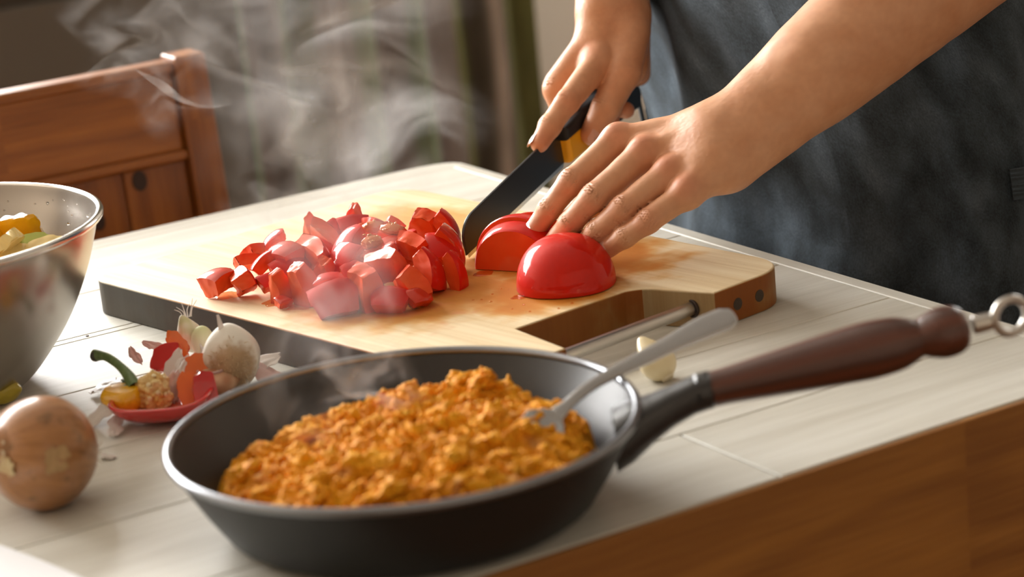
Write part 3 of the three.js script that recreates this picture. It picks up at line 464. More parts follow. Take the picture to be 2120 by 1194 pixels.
// ---------------------------------------------------------------- tomatoes
M.tomSkin = phys({ color: new THREE.Color(0.60, 0.012, 0.002), roughness: 0.55, specularIntensity: 0.2, clearcoat: 0.5, clearcoatRoughness: 0.06 });
M.tomSkinB = phys({ color: new THREE.Color(0.60, 0.03, 0.004), roughness: 0.5, specularIntensity: 0.3, clearcoat: 1, clearcoatRoughness: 0.06 });
M.tomFlesh = phys({ vertexColors: true, roughness: 0.5, specularIntensity: 0.35, clearcoat: 0.22, clearcoatRoughness: 0.16 });
M.tomGel = phys({ color: new THREE.Color(0.58, 0.13, 0.006), roughness: 0.3, specularIntensity: 0.4, clearcoat: 0.7, clearcoatRoughness: 0.05 });
M.seed = phys({ color: new THREE.Color(0.66, 0.24, 0.03), roughness: 0.3, clearcoat: 0.6 });
const fleshTone = (depth, p, pale) => { const n = 0.5 + fbm(p.x * 130, p.y * 130, p.z * 130, 3); return mix3(mix3([0.76, 0.050, 0.006], [0.82, 0.105, 0.012], clamp(depth * 0.8 + n * 0.35 - 0.1, 0, 1)), [0.74, 0.24, 0.13], clamp(pale * (0.4 + 0.8 * n), 0, 1)); };
{
  // the big half lies cut face down; its stem end is away from the viewer
  const h = thing('tomato', 'glossy red half tomato lying cut face down at the front of the board', 'tomato', [-0.2045, BH, 0.5285]);
  const f = (d) => { const m = Math.atan2(d.z, d.x), l = 1 + 0.018 * Math.cos(m * 4 + 0.6) * (1 - Math.max(0, d.y) ** 2); const y = Math.max(0, d.y); return [d.x * l, (1 - Math.pow(1 - y, 1.0)) * 1.0, d.z * l * 0.98]; };
  const R0 = 0.0372, nu = 96, nv = 40;
  const dome = grid(nu, nv, (u, v) => { const th = -u * 6.28319, ph = v * Math.PI / 2, c = Math.cos(ph), l = R0 * (1 + 0.018 * Math.cos(th * 4 + 0.6) * c + 0.012 * Math.cos(th * 2 + 1)); const cc = Math.pow(c, 0.88); return [Math.cos(th) * cc * l, Math.pow(Math.sin(ph), 0.96) * R0 * 0.985 + 0.0008, Math.sin(th) * cc * l]; });
  part('skin', dome, M.tomSkin, h);
  part('cut_face', paint(grid(nu, 6, (u, v) => { const th = -u * 6.28319, l = R0 * (1 + 0.018 * Math.cos(th * 4 + 0.6) + 0.012 * Math.cos(th * 2 + 1)); return [Math.cos(th) * l * v, 0.0004 + 0.0006 * v, Math.sin(th) * l * v]; }), (p) => fleshTone(0.6, p, 0.2)), M.tomFlesh, h);
  part('calyx_scar', blob(0.004, 6, (d) => [d.x, d.y * 0.3, d.z]).translate(0.018, 0.0325, -0.016), M.tomFlesh.clone(), h).material.setValues({ vertexColors: false, color: new THREE.Color(0.35, 0.16, 0.05) });
}
{
  // the half under the knife: three slices still standing together
  const n = V([-0.862, 0, 0.507]), w = V([0.507, 0, 0.862]), R0 = 0.0368, C0 = [-0.2127, 0.0277, 0.4685];
  const slices = [[-0.0265, -0.0125, 0.004, 0.013, 'rear slice of the half tomato, nearest the black knife blade'], [-0.0115, 0.0030, -0.003, 0.0075, 'middle slice of the half tomato under the fingertip'], [0.0036, 0.0175, 0, 0, 'front slice of the half tomato showing a smooth red face']];
  slices.forEach(([a, b, ox, lift, label], k) => {
    const c = [C0[0] - n.x * 0.0175 + w.x * ox, BH + 0.0002, C0[2] - n.z * 0.0175 + w.z * ox];
    const s = thing('tomato_slice', label, 'tomato', c, 'slices of the half tomato under the hand');
    const prof = (t) => { const q = clamp(1 - (t / R0) ** 2, 0.02, 1); return Math.sqrt(q) * R0; };
    const pt = (t, th, e = 1) => { const r = prof(t) * e, x = Math.cos(th) * r * 1.02, y = Math.pow(Math.sin(th), 0.9) * r * (0.97 + lift * 10); return [n.x * t + w.x * x, y + 0.0003, n.z * t + w.z * x]; };
    part('skin', grid(48, 14, (u, v) => { const e = 0.0012, t = lerp(a, b, v), m = Math.min(t - a, b - t), rd = m < e ? 1 - 0.02 * (1 - m / e) ** 2 : 1; return pt(t, Math.PI * (1 - u), rd); }), k === 0 ? M.tomSkinB : M.tomSkin, s);
    const face = (t, dir) => paint(grid(40, 12, (u, v) => { const th = Math.PI * (dir > 0 ? 1 - u : u), q = pt(t, Math.max(0.0001, Math.min(3.1415, th)), 0.98 * v), d = dir * 0.0006 * noise(q[0] * 120, q[1] * 120, 3) * v; return [q[0] + n.x * d, q[1], q[2] + n.z * d]; }), (p) => { const r = Math.hypot(p.y, p.x * w.x + p.z * w.z) / R0; return fleshTone(0.35 + 0.35 * (1 - r), p, r < 0.35 ? 0.22 : 0.03); });
    part('cut_face', face(b, 1), M.tomFlesh, s); part('cut_face', face(a, -1), M.tomFlesh, s);
  });
}
// one diced chunk: outward is +z, skin w x h on the curve of the tomato, flesh t deep behind it
function chunk(w, h, t, o = {}) {
  const R = 0.030, s = o.seed ?? 1, tp = o.taper ?? (Math.sin(s * 12.9) > 0 ? 0.4 : -0.3), sk = o.skew ?? 0, pale = o.pale ?? 0.1, N = 10, inner = o.inner ?? 0.8;
  const edge = (x, y) => { const a = 2 * x / w, b = 2 * y / h; y = y * Math.sqrt(1 - 0.10 * a * a) * 1.03; const k = (1 - tp * (b / 2 + 0.5)) * Math.sqrt(1 - 0.10 * b * b) * 1.03; return [x * k + sk * (y + h / 2), y]; };
  const sp = (u, v) => { const [x, y] = edge((u - 0.5) * w, (v - 0.5) * h), b = 0.05 * Math.min(w, h); const rim = Math.min(u, 1 - u, v, 1 - v), rd = rim < 0.08 ? -(0.08 - rim) * 0.006 : 0; return [x + b * noise(v * 2.5, s, 1) * (u - 0.5) * 2, y + b * noise(u * 2.5, s, 5) * (v - 0.5) * 2, -(x * x + y * y) / (2 * R) + rd]; };
  const ip = (u, v) => { const q = sp(u, v), k = inner; return [q[0] * k + 0.0012 * noise(u * 2, v * 2, s), q[1] * k + 0.0012 * noise(u * 2, v * 2, s + 4), -t * (0.9 + 0.2 * noise(u * 1.3 + s, v * 1.3, s)) + (o.hollow ?? 0) * t * Math.sin(u * Math.PI) * Math.sin(v * Math.PI) + 0.0007 * noise(u * 7, v * 7, s)]; };
  const skin = grid(N, N, sp);
  const sideN = 6, sides = [];
  const lerp3 = (a, b, k) => [lerp(a[0], b[0], k), lerp(a[1], b[1], k), lerp(a[2], b[2], k)];
  const bumpy = (q, a) => { const k = 0.0008 * noise(q[0] * 300, q[1] * 300, q[2] * 300 + s); return [q[0] + a[0] * k, q[1] + a[1] * k, q[2]]; };
  for (const [e, nrm] of [[(k) => [k, 0], [0, 1]], [(k) => [1, k], [1, 0]], [(k) => [1 - k, 1], [0, 1]], [(k) => [0, 1 - k], [1, 0]]]) sides.push(grid(N, sideN, (k, v) => { const [uu, vv] = e(k); return bumpy(lerp3(ip(uu, vv), sp(uu, vv), v), nrm); }));
  const back = grid(N, N, (u, v) => ip(1 - u, v));
  const flesh = merge([...sides, back]);
  paint(flesh, (p) => fleshTone(clamp(-p.z / t, 0, 1) * (o.deep ?? 0.8), p, pale * clamp(-p.z / t, 0.15, 1)));
  return [skin, flesh];
}
const DICE = 1.16e-4;
// zoomed place x, y | height | width, height, depth | direction of the skin (right, up, towards viewer) | roll | options | label
const dice = [
  [185, 640, 0.013, 200, 190, 170, [-0.15, 0.75, 0.25], 20, { taper: 0.25 }, 'leftmost chunk, skin on top, alone at the tip of the pile'],
  [370, 640, 0.013, 190, 180, 150, [0.75, 0.5, -0.2], 75, { pale: 0.15 }, 'upright chunk second from the left end'],
  [600, 330, 0.022, 190, 150, 90, [-0.5, 0.65, 0.3], -30, { taper: 0.6 }, 'curled leaf shaped chunk sticking up at the back left'],
  [455, 430, 0.016, 190, 120, 100, [-0.3, 0.75, -0.4], 12, { pale: 0.5 }, 'pale shining chunk at the back left edge of the pile'],
  [390, 505, 0.012, 150, 110, 100, [-0.3, 0.75, -0.4], 12, { pale: 0.5 }, 'small pale chunk half hidden behind the left end'],
  [520, 500, 0.02, 170, 190, 110, [-0.55, 0.65, 0.1], 20, {}, 'glossy chunk with a wide skin highlight left of the middle'],
  [660, 430, 0.026, 210, 160, 120, [-0.3, 0.8, 0.4], 10, { pale: 0.05, hollow: 0.5, gel: 1 }, 'dark wet chunk with jelly on top, left of the middle'],
  [860, 250, 0.022, 120, 220, 100, [0.6, 0.4, -0.6], 5, { taper: 0.85, pale: 0.6 }, 'tall pale pointed chunk at the back'],
  [980, 330, 0.022, 240, 200, 130, [0.7, 0.5, -0.5], 40, { pale: 0.45 }, 'broad pale pink chunk at the back beside the tall point'],
  [800, 440, 0.022, 150, 190, 120, [0.7, 0.45, -0.5], 20, { pale: 0.2 }, 'red chunk behind the dark jelly one'],
  [910, 450, 0.022, 260, 230, 150, [0.8, 0.45, -0.35], 10, { pale: 0.3, skew: -0.1 }, 'big matt pink faced chunk in the steamy middle'],
  [1040, 260, 0.026, 130, 130, 90, [0.2, 0.5, 0.7], 30, { taper: 0.4 }, 'small red chunk at the back left of the top point'],
  [1170, 160, 0.034, 170, 150, 110, [0.2, 0.35, -0.9], 10, { taper: 0.75, pale: 0.05 }, 'pointed chunk at the very top of the pile'],
  [1170, 225, 0.030, 170, 110, 90, [0, 0.5, 0.85], 0, {}, 'orange chunk right under the top point'],
  [1310, 225, 0.030, 230, 100, 90, [0.2, 0.85, -0.2], -12, {}, 'long flat chunk along the top ridge'],
  [1330, 275, 0.026, 200, 110, 100, [0.1, -0.5, -0.85], 0, { gel: 1, pale: 0.05 }, 'brownish chunk with seed jelly below the ridge'],
  [1150, 350, 0.028, 210, 220, 140, [-0.55, 0.6, 0.45], 15, {}, 'rounded chunk with a bright window highlight in the middle'],
  [1100, 510, 0.020, 190, 260, 150, [-0.6, 0.35, 0.6], 5, { pale: 0.3 }, 'dark red chunk below the bright rounded one'],
  [1320, 400, 0.024, 190, 150, 110, [0.1, -0.6, -0.6], 0, { gel: 2, pale: 0.2 }, 'seedy chunk with glistening amber jelly in the middle'],
  [1460, 230, 0.028, 150, 110, 90, [0.4, 0.7, -0.5], -25, { taper: 0.7, pale: 0.2 }, 'small wedge on the ridge right of the top point'],
  [1470, 300, 0.026, 230, 120, 100, [0.2, -0.6, -0.7], 10, { gel: 1, pale: 0.05 }, 'brown orange jelly covered chunk right of the ridge'],
  [1690, 230, 0.027, 260, 190, 150, [0.35, 0.45, -0.8], 15, { taper: 0.4, pale: 0.05 }, 'big flat faced wedge at the upper right by the blade'],
  [1860, 240, 0.025, 190, 230, 130, [0.75, 0.45, 0.2], -10, { taper: 0.2 }, 'curved skin chunk leaning on the blade side of the upper wedge'],
  [1560, 340, 0.028, 140, 140, 100, [-0.6, 0.7, 0.15], 30, {}, 'small chunk with a white square highlight right of the middle'],
  [1440, 405, 0.026, 110, 90, 80, [-0.4, 0.7, 0.3], 0, { pale: 0.7 }, 'tiny pink chunk between the seedy one and the small bright one'],
  [1620, 395, 0.024, 180, 180, 130, [0.6, 0.6, -0.5], 10, { pale: 0.15 }, 'cube shaped chunk under the upper wedge'],
  [1790, 400, 0.022, 220, 220, 140, [0.15, 0.6, 0.6], -8, {}, 'cube with a smooth skin face on the right slope'],
  [1900, 400, 0.019, 130, 330, 130, [0.85, 0.3, 0.3], 0, {}, 'tall thin slice at the right end next to the blade'],
  [1740, 560, 0.016, 230, 290, 150, [0.8, 0.4, 0.3], -25, { pale: 0.05 }, 'large leaning chunk on the front right slope'],
  [1440, 530, 0.022, 260, 220, 150, [0.6, 0.55, -0.55], -15, { pale: 0.05 }, 'large orange faced chunk leaning on the front wedge'],
  [1270, 500, 0.020, 110, 150, 90, [0.5, 0.5, -0.6], 0, { taper: 0.6 }, 'small pointed chunk behind the front wedge'],
  [640, 690, 0.012, 150, 260, 120, [0.75, 0.3, -0.5], 0, { taper: 0.55, pale: 0.35 }, 'slim upright wedge at the front left'],
  [820, 670, 0.014, 230, 300, 160, [0.7, 0.4, -0.5], -8, { pale: 0.12 }, 'tall orange faced chunk at the front, third from the left'],
  [960, 550, 0.019, 160, 150, 100, [0.5, 0.5, -0.7], 20, { taper: 0.5, pale: 0.4 }, 'small pointed chunk behind the front round one'],
  [1000, 640, 0.020, 210, 120, 100, [-0.1, 0.75, 0.3], 20, { pale: 0.55 }, 'pale topped chunk lying on the front round one'],
  [1040, 780, 0.011, 260, 230, 170, [0.0, 0.45, 0.85], 10, { pale: 0.3 }, 'rounded chunk lowest at the front, veiled by steam'],
  [1270, 700, 0.014, 300, 330, 190, [0.75, 0.35, -0.55], 12, { taper: 0.35, pale: 0.05 }, 'largest triangular wedge standing at the front'],
  [1440, 780, 0.009, 200, 150, 130, [-0.1, 0.6, 0.7], -10, { pale: 0.1 }, 'low dark chunk with a small highlight at the front right'],
  [1610, 670, 0.013, 280, 230, 160, [0.65, 0.55, -0.45], -30, { pale: 0.1 }, 'sloping chunk between the front right ones'],
  [1650, 760, 0.008, 150, 110, 90, [0.4, 0.6, 0.6], -10, { gel: 1 }, 'small brownish chunk at the foot of the right slope'],
  [1920, 570, 0.012, 130, 270, 120, [0.8, 0.3, 0.45], -8, {}, 'narrow slice at the foot of the right end by the blade'],
  [560, 650, 0.010, 130, 110, 90, [0.2, 0.6, 0.6], 0, { pale: 0.5 }, 'small pale chunk in the gap at the front left'],
  [650, 790, 0.005, 120, 90, 60, [0.1, 0.8, 0.4], 0, { pale: 0.4, taper: 0.4 }, 'scrap lying in the juice at the front left'],
  [720, 560, 0.014, 210, 190, 150, [0.2, 0.5, 0.7], 10, {}, 'buried chunk behind the slim front wedge'],
  [1180, 620, 0.014, 220, 200, 150, [0.2, 0.5, 0.7], 10, {}, 'buried chunk behind the largest front wedge'],
  [1500, 430, 0.016, 260, 220, 170, [0.1, 0.6, 0.6], 0, {}, 'buried chunk under the right middle'],
  [1000, 420, 0.014, 260, 220, 170, [0.1, 0.7, 0.4], 0, {}, 'buried chunk under the rear middle'],
];
const dicePlaces = [
  [[-0.3996, 0.0405, 0.3522], [-0.1014, 0.9947, -0.0161]],
  [[-0.3861, 0.0405, 0.3679], [0.9133, 0.3828, 0.1389]],
  [[-0.3286, 0.0495, 0.3062], [-0.4865, 0.86, -0.1539]],
  [[-0.3482, 0.0435, 0.3098], [0.1143, 0.7037, -0.7013]],
  [[-0.3602, 0.0395, 0.3179], [0.1143, 0.7037, -0.7013]],
  [[-0.362, 0.0475, 0.3551], [-0.4331, 0.8168, -0.3812]],
  [[-0.3489, 0.0535, 0.3628], [-0.286, 0.9579, 0.0258]],
  [[-0.294, 0.0495, 0.2989], [0.9442, 0.1716, -0.2811]],
  [[-0.3007, 0.0495, 0.3402], [0.9495, 0.2764, -0.1482]],
  [[-0.3342, 0.0495, 0.3647], [0.9618, 0.234, -0.1421]],
  [[-0.3281, 0.0495, 0.3777], [0.9637, 0.2642, 0.0396]],
  [[-0.2895, 0.0535, 0.3333], [-0.063, 0.74, 0.6696]],
  [[-0.274, 0.0615, 0.3354], [0.6886, 0.068, -0.7219]],
  [[-0.2801, 0.0575, 0.3459], [-0.3016, 0.7236, 0.6208]],
  [[-0.27, 0.0575, 0.3584], [0.5064, 0.825, -0.2507]],
  [[-0.2715, 0.0535, 0.3647], [0.3857, -0.7293, -0.5652]],
  [[-0.3024, 0.0555, 0.3832], [-0.5917, 0.8057, -0.0279]],
  [[-0.3222, 0.0475, 0.408], [-0.7844, 0.6062, 0.1314]],
  [[-0.293, 0.0515, 0.4019], [0.2812, -0.877, -0.3898]],
  [[-0.2566, 0.0555, 0.3665], [0.774, 0.5208, -0.3602]],
  [[-0.2664, 0.0535, 0.3861], [0.3955, -0.8334, -0.3861]],
  [[-0.2384, 0.0545, 0.3833], [0.7946, 0.1797, -0.58]],
  [[-0.2247, 0.0525, 0.395], [0.7136, 0.4641, 0.5247]],
  [[-0.2715, 0.0555, 0.4149], [-0.4568, 0.8206, -0.3434]],
  [[-0.2889, 0.0535, 0.4206], [-0.3823, 0.9179, -0.1068]],
  [[-0.2709, 0.0515, 0.4256], [0.8955, 0.3857, -0.2219]],
  [[-0.2565, 0.0495, 0.435], [-0.0324, 0.8427, 0.5374]],
  [[-0.2434, 0.0465, 0.4344], [0.6779, 0.3068, 0.6681]],
  [[-0.2799, 0.0435, 0.4646], [0.6611, 0.4152, 0.625]],
  [[-0.3053, 0.0495, 0.4496], [0.911, 0.324, -0.2552]],
  [[-0.3084, 0.0475, 0.4189], [0.8874, 0.2866, -0.361]],
  [[-0.3735, 0.0395, 0.4042], [0.9927, 0.0833, -0.0877]],
  [[-0.3604, 0.0415, 0.4189], [0.9726, 0.1891, -0.1354]],
  [[-0.3376, 0.0465, 0.4067], [0.8753, 0.2393, -0.4201]],
  [[-0.3519, 0.0475, 0.4434], [-0.0775, 0.9947, 0.0671]],
  [[-0.3586, 0.0385, 0.4627], [-0.3207, 0.6923, 0.6465]],
  [[-0.3339, 0.0415, 0.4652], [0.9842, 0.1138, -0.1353]],
  [[-0.3279, 0.0365, 0.4881], [-0.3108, 0.8378, 0.4489]],
  [[-0.3037, 0.0405, 0.4798], [0.9235, 0.3544, -0.1468]],
  [[-0.3085, 0.0355, 0.4954], [0.1965, 0.7494, 0.6323]],
  [[-0.2625, 0.0395, 0.4698], [0.5484, 0.3496, 0.7596]],
  [[-0.3696, 0.0375, 0.3773], [0.0166, 0.8277, 0.561]],
  [[-0.3787, 0.0325, 0.4153], [0.0775, 0.963, 0.2582]],
  [[-0.3487, 0.0415, 0.3731], [-0.063, 0.74, 0.6696]],
  [[-0.3264, 0.0415, 0.432], [-0.063, 0.74, 0.6696]],
  [[-0.2722, 0.0435, 0.4009], [-0.0824, 0.8553, 0.5115]],
  [[-0.303, 0.0415, 0.3473], [0.0587, 0.9491, 0.3095]],
];
dice.forEach(([, , , w, h, t, , roll, o, label], i) => {
  const [p, dir] = dicePlaces[i], c = thing('tomato_chunk', label, 'tomato', p, 'diced tomato heaped on the board');
  const [skin, flesh] = chunk(w * DICE, h * DICE, t * DICE, { ...o, seed: i * 1.7 + 0.3 });
  const m = new THREE.Matrix4().makeRotationZ(THREE.MathUtils.degToRad(roll)).premultiply(frame(dir)), z = t * DICE * 0.45;
  part('skin', skin.translate(0, 0, z).applyMatrix4(m), i % 3 ? M.tomSkin : M.tomSkinB, c);
  part('flesh', flesh.translate(0, 0, z).applyMatrix4(m), M.tomFlesh, c);
  if (o.gel) {
    const W = w * DICE * 0.36, Hh = h * DICE * 0.36, zz = -t * DICE * 0.55, g = [];
    part('jelly', blob(1, 10, (d) => { const k = 1 + 0.25 * noise(d.x * 2 + i, d.y * 2, d.z * 2); return [d.x * W * k, d.y * Hh * k, d.z * 0.0035 + zz]; }).applyMatrix4(m), M.tomGel, c);
    for (let s = 0; s < 5 * o.gel; s++) g.push(new THREE.SphereGeometry(1, 10, 8).scale(0.0008, 0.0013, 0.0005).rotateZ(rnd() * 3).translate(rr(-0.8, 0.8) * W, rr(-0.8, 0.8) * Hh, zz - 0.0028 - rnd() * 0.0006));
    part('seeds', merge(g).applyMatrix4(m), M.seed, c);
  }
});
// juice spilt on the board: shallow puddles and small drops
{
  M.juice = phys({ color: new THREE.Color(0.97, 0.80, 0.66), roughness: 0.02, transmission: 1, thickness: 0, ior: 1.34 });
  const list = [], drop = (p, r, h, k) => list.push(blob(1, 12, (d) => { const a = Math.atan2(d.z, d.x), e = 1 + 0.35 * noise(Math.cos(a) * 1.4, Math.sin(a) * 1.4, k); return [d.x * r * e, Math.max(0, d.y) * h, d.z * r * e * 0.9]; }).translate(p[0], BH + 0.0001 + T, p[2]));
  drop([-0.3925, 0.0275, 0.3514], 0.011, 0.0012, 1); drop([-0.3736, 0.0275, 0.3967], 0.012, 0.0014, 2); drop([-0.3679, 0.0275, 0.4236], 0.010, 0.001, 3); drop([-0.3555, 0.0275, 0.4626], 0.010, 0.0009, 4); drop([-0.2309, 0.0275, 0.4539], 0.008, 0.0012, 5); drop([-0.2451, 0.0275, 0.5287], 0.006, 0.0012, 6);
  for (let i = 0; i < 46; i++) { const x = rr(-0.252, -0.185), z = rr(0.50, 0.575); if (Math.hypot(x + 0.2045, z - 0.5285) > 0.04) drop([x - 0.03 * rnd(), 0, z], rr(0.0005, 0.0014), rr(0.0004, 0.0009), i + 9); }
  const j = part('tomato_juice', merge(list), M.juice, scene); j.userData.kind = 'stuff'; tag(j, 'clear orange tomato juice in puddles and drops on the wooden board', 'juice');
}

// ---------------------------------------------------------------- vegetable scraps between bowl, pan and board
{
  M.pepperRed = phys({ color: new THREE.Color(0.60, 0.012, 0.010), roughness: 0.2, clearcoat: 0.9, clearcoatRoughness: 0.08 });
  M.pepperInner = phys({ color: new THREE.Color(0.74, 0.12, 0.05), roughness: 0.35, clearcoat: 0.4 });
  M.orange = phys({ color: new THREE.Color(0.80, 0.16, 0.02), roughness: 0.3, clearcoat: 0.6 });
  M.stem = phys({ vertexColors: true, roughness: 0.5, clearcoat: 0.2 });
  M.skinWhite = phys({ color: new THREE.Color(0.86, 0.80, 0.76), roughness: 0.4, transmission: 0.3, thickness: 0 });
  M.skinPink = phys({ color: new THREE.Color(0.80, 0.56, 0.52), roughness: 0.4, transmission: 0.35, thickness: 0 });
  M.pith = std({ vertexColors: true, roughness: 0.65 });
  // red pepper bottom: a shallow cup holding the rest
  const cup = thing('red_pepper_base', 'shallow red pepper base holding vegetable scraps beside the pan', 'pepper', [-0.5151, 0.008, 0.5037]);
  const rs = (th) => 0.0365 * (1 + 0.05 * Math.cos(th * 4 + 0.5));
  part('skin', grid(96, 20, (u, v) => { const th = -u * 6.28319, r = rs(th), k = Math.sin(v * 1.45), y = 0.0165 * (1 - Math.cos(v * 1.45)) / (1 - Math.cos(1.45)); return [Math.cos(th) * r * k, y - 0.008, Math.sin(th) * r * k]; }), M.pepperRed, cup);
  part('flesh', grid(96, 20, (u, v) => { const th = u * 6.28319, r = rs(th) - 0.0035, k = Math.sin(v * 1.45), y = 0.004 + 0.0125 * (1 - Math.cos(v * 1.45)) / (1 - Math.cos(1.45)); return [Math.cos(th) * r * k, y - 0.008, Math.sin(th) * r * k]; }), M.pepperInner, cup);
  part('rim', grid(96, 8, (u, v) => { const th = u * 6.28319, r = rs(th) - 0.002, a = v * 3.1416; return [Math.cos(th) * (r + 0.0019 * Math.cos(a)), 0.0085 + 0.0012 * Math.sin(a), Math.sin(th) * (r + 0.0019 * Math.cos(a))]; }), M.pepperRed, cup);
  // yellow pepper top with its green stem
  const top = thing('yellow_pepper_top', 'yellow pepper top with curved dark green stem in the scraps', 'pepper', [-0.5345, 0.015, 0.4835]);
  part('flesh', blob(0.0150, 20, (d) => { const a = Math.atan2(d.z, d.x), k = 1 + 0.12 * Math.cos(a * 3 + 0.8) * (1 - d.y * d.y); return [d.x * k * 0.98, d.y * 0.8 - (d.y > 0.6 ? (d.y - 0.6) * 0.7 : 0), d.z * k]; }), M.pepperYellow, top);
  const rel = (a, b) => [a[0] - b[0], a[1] - b[1], a[2] - b[2]], o = [-0.5324, 0.012, 0.4791], green = (p) => mix3([0.09, 0.15, 0.045], [0.16, 0.23, 0.09], clamp(0.5 + noise(p.x * 300, p.y * 300, p.z * 300), 0, 1));
  const stem = tube([rel([-0.525, 0.018, 0.4831], o), rel([-0.5242, 0.0235, 0.472], o), rel([-0.5249, 0.0285, 0.455], o), rel([-0.5272, 0.031, 0.4405], o), rel([-0.5308, 0.0305, 0.4297], o)], (t) => 0.0046 - 0.0016 * sstep(0, 0.5, t) + 0.0012 * sstep(0.8, 1, t), 36, 16);
  paint(stem, (p) => green(p)); part('stem', stem, M.stem, top);
  const end = blob(0.0040, 8, (d) => [d.x, d.y, d.z * 0.9]); paint(end, () => [0.05, 0.045, 0.035]); part('stem_end', end.translate(...rel([-0.5309, 0.0303, 0.4317], o)), M.stem, top);
  const cal = shell(40, 8, (u, v) => { const a = u * 6.28319, r = 0.0105 * v * (0.82 + 0.22 * Math.cos(a * 5)); return [Math.cos(a) * r, -0.002 - 0.0035 * v * v + 0.0008 * Math.cos(a * 5), Math.sin(a) * r]; }, 0.0014); cal.applyMatrix4(frame([0.39, 0.8952, 0.2157], [1, 0, 0]).multiply(new THREE.Matrix4().makeRotationX(Math.PI / 2))); paint(cal, (p) => green(p).map((q) => q * 0.6));
  part('calyx', cal.translate(...rel([-0.5201, 0.02, 0.4763], o)), M.stem, top);
  // pale core with seeds
  const core = thing('pepper_core', 'pale seedy pepper core beside the yellow pepper top', 'pepper', [-0.5153, 0.014, 0.4898]);
  const cg = blob(0.0125, 26, (d) => { const k = 0.95 + 0.22 * noise(d.x * 2.4, d.y * 2.4, d.z * 2.4 + 3) + 0.12 * noise(d.x * 6, d.y * 6, d.z * 6); return [d.x * k * 1.05, d.y * k * 1.25, d.z * k]; }); paint(cg, (p) => mix3([0.80, 0.62, 0.30], [0.70, 0.40, 0.10], clamp(0.5 + noise(p.x * 150, p.y * 150, p.z * 150) - p.y * 25, 0, 1))); part('pith', cg, M.pith, core);
  const sg = []; for (let i = 0; i < 34; i++) { const d = V([rr(-1, 1), rr(-1, 1), rr(-1, 1)]).normalize(); sg.push(new THREE.SphereGeometry(0.0017, 10, 8).scale(1, 1, 0.4).applyMatrix4(frame(d.toArray(), [0.3, 1, 0.2])).translate(d.x * 0.0128, d.y * 0.0155, d.z * 0.0125)); }
  const seeds = part('seeds', merge(sg), std({ color: new THREE.Color(0.84, 0.72, 0.44), roughness: 0.5 }), core);
  // chunks of red and orange pepper
  const piece = (name, label, p, w, h, th, bend, dir, roll, mat, inner, grp) => { const t = thing(name, label, 'pepper', p, grp), m = new THREE.Matrix4().makeRotationZ(roll).premultiply(frame(dir)); part('skin', pepperGeo(w * 90 + h * 37, w, h, 0.0012, bend).translate(0, 0, th / 2 + 0.0005).applyMatrix4(m), mat, t); part('flesh', pepperGeo(w * 90 + h * 37, w * 0.985, h * 0.985, th, bend).applyMatrix4(m), inner, t); };
  piece('pepper_strip', 'bright red pepper piece leaning behind the onion skins', [-0.4831, 0.02, 0.4401], 0.022, 0.020, 0.006, 14, [-0.527, 0.7681, 0.3636], 0.3, M.pepperRed, M.pepperInner);
  piece('pepper_strip', 'orange red pepper piece standing in front of the garlic', [-0.4779, 0.016, 0.4792], 0.017, 0.026, 0.006, 12, [-0.2165, 0.4919, 0.8433], -0.1, M.orange, M.pepperInner);
  piece('pepper_strip', 'dark orange pepper strip at the foot of the scraps', [-0.495, 0.012, 0.5031], 0.012, 0.028, 0.006, 10, [-0.3348, 0.4561, 0.8245], 0.15, M.orange, M.orange);
  piece('pepper_strip', 'dark red pepper strip at the right of the scraps by the pan', [-0.4892, 0.012, 0.5164], 0.016, 0.03, 0.006, 10, [-0.1372, 0.4258, 0.8944], -0.1, M.pepperRed, M.pepperInner);
  piece('pepper_strip', 'thin red pepper curl below the small garlic tip', [-0.4705, 0.026, 0.4328], 0.010, 0.020, 0.0025, 14, [-0.5555, 0.6005, 0.5752], 0.7, M.orange, M.pepperInner);
  // onion skin petals
  const petal = (w, h, bend, k, th = 0.0006) => shell(14, 18, (u, v) => { const e = Math.sin(Math.PI * clamp(v * 0.94 + 0.03, 0, 1)) ** 0.5 * (1 + 0.5 * noise(v * 4, u > 0.5 ? 3 : 7, k)), x = (u - 0.5) * w * e + w * 0.25 * noise(v * 2, 1, k * 3), y = (v - 0.5) * h * (1 + 0.25 * noise(u * 3, 2, k)); return [x, y, -bend * x * x - bend * 0.35 * y * y + 0.0026 * noise(u * 3, v * 3, k)]; }, th);
  const leaf = (label, p, w, h, bend, dir, roll, mat, k, grp) => { const t = thing('onion_skin', label, 'onion skin', p, grp); part('skin', petal(w, h, bend, k).applyMatrix4(new THREE.Matrix4().makeRotationZ(roll).premultiply(frame(dir))), mat, t); };
  leaf('white curved onion petal upright in the middle of the scraps', [-0.4894, 0.021, 0.4656], 0.013, 0.026, 26, [-0.6626, 0.483, 0.5725], -0.35, M.skinWhite, 1);
  leaf('second white onion petal hanging to the right of the first', [-0.4863, 0.022, 0.4763], 0.011, 0.019, 24, [-0.2612, 0.6289, 0.7323], -0.6, M.skinWhite, 2);
  leaf('pinkish onion petal low in front of the red strips', [-0.5019, 0.016, 0.4907], 0.012, 0.022, 26, [-0.4722, 0.5718, 0.6709], -0.3, M.skinPink, 3);
  leaf('long dangling white petal at the foot of the scraps', [-0.4969, 0.018, 0.4898], 0.008, 0.030, 20, [-0.3854, 0.5652, 0.7294], -0.25, M.skinWhite, 4);
  leaf('papery white skin at the left end of the scraps on the table', [-0.5248, 0.007, 0.4223], 0.020, 0.020, 14, [-0.3252, 0.9383, -0.1176], 0.5, M.skinWhite, 5);
  leaf('shiny white skin shard in front of the yellow pepper top', [-0.5529, 0.008, 0.4821], 0.016, 0.026, 12, [-0.6491, 0.7447, 0.1553], -0.5, M.skinWhite, 6);
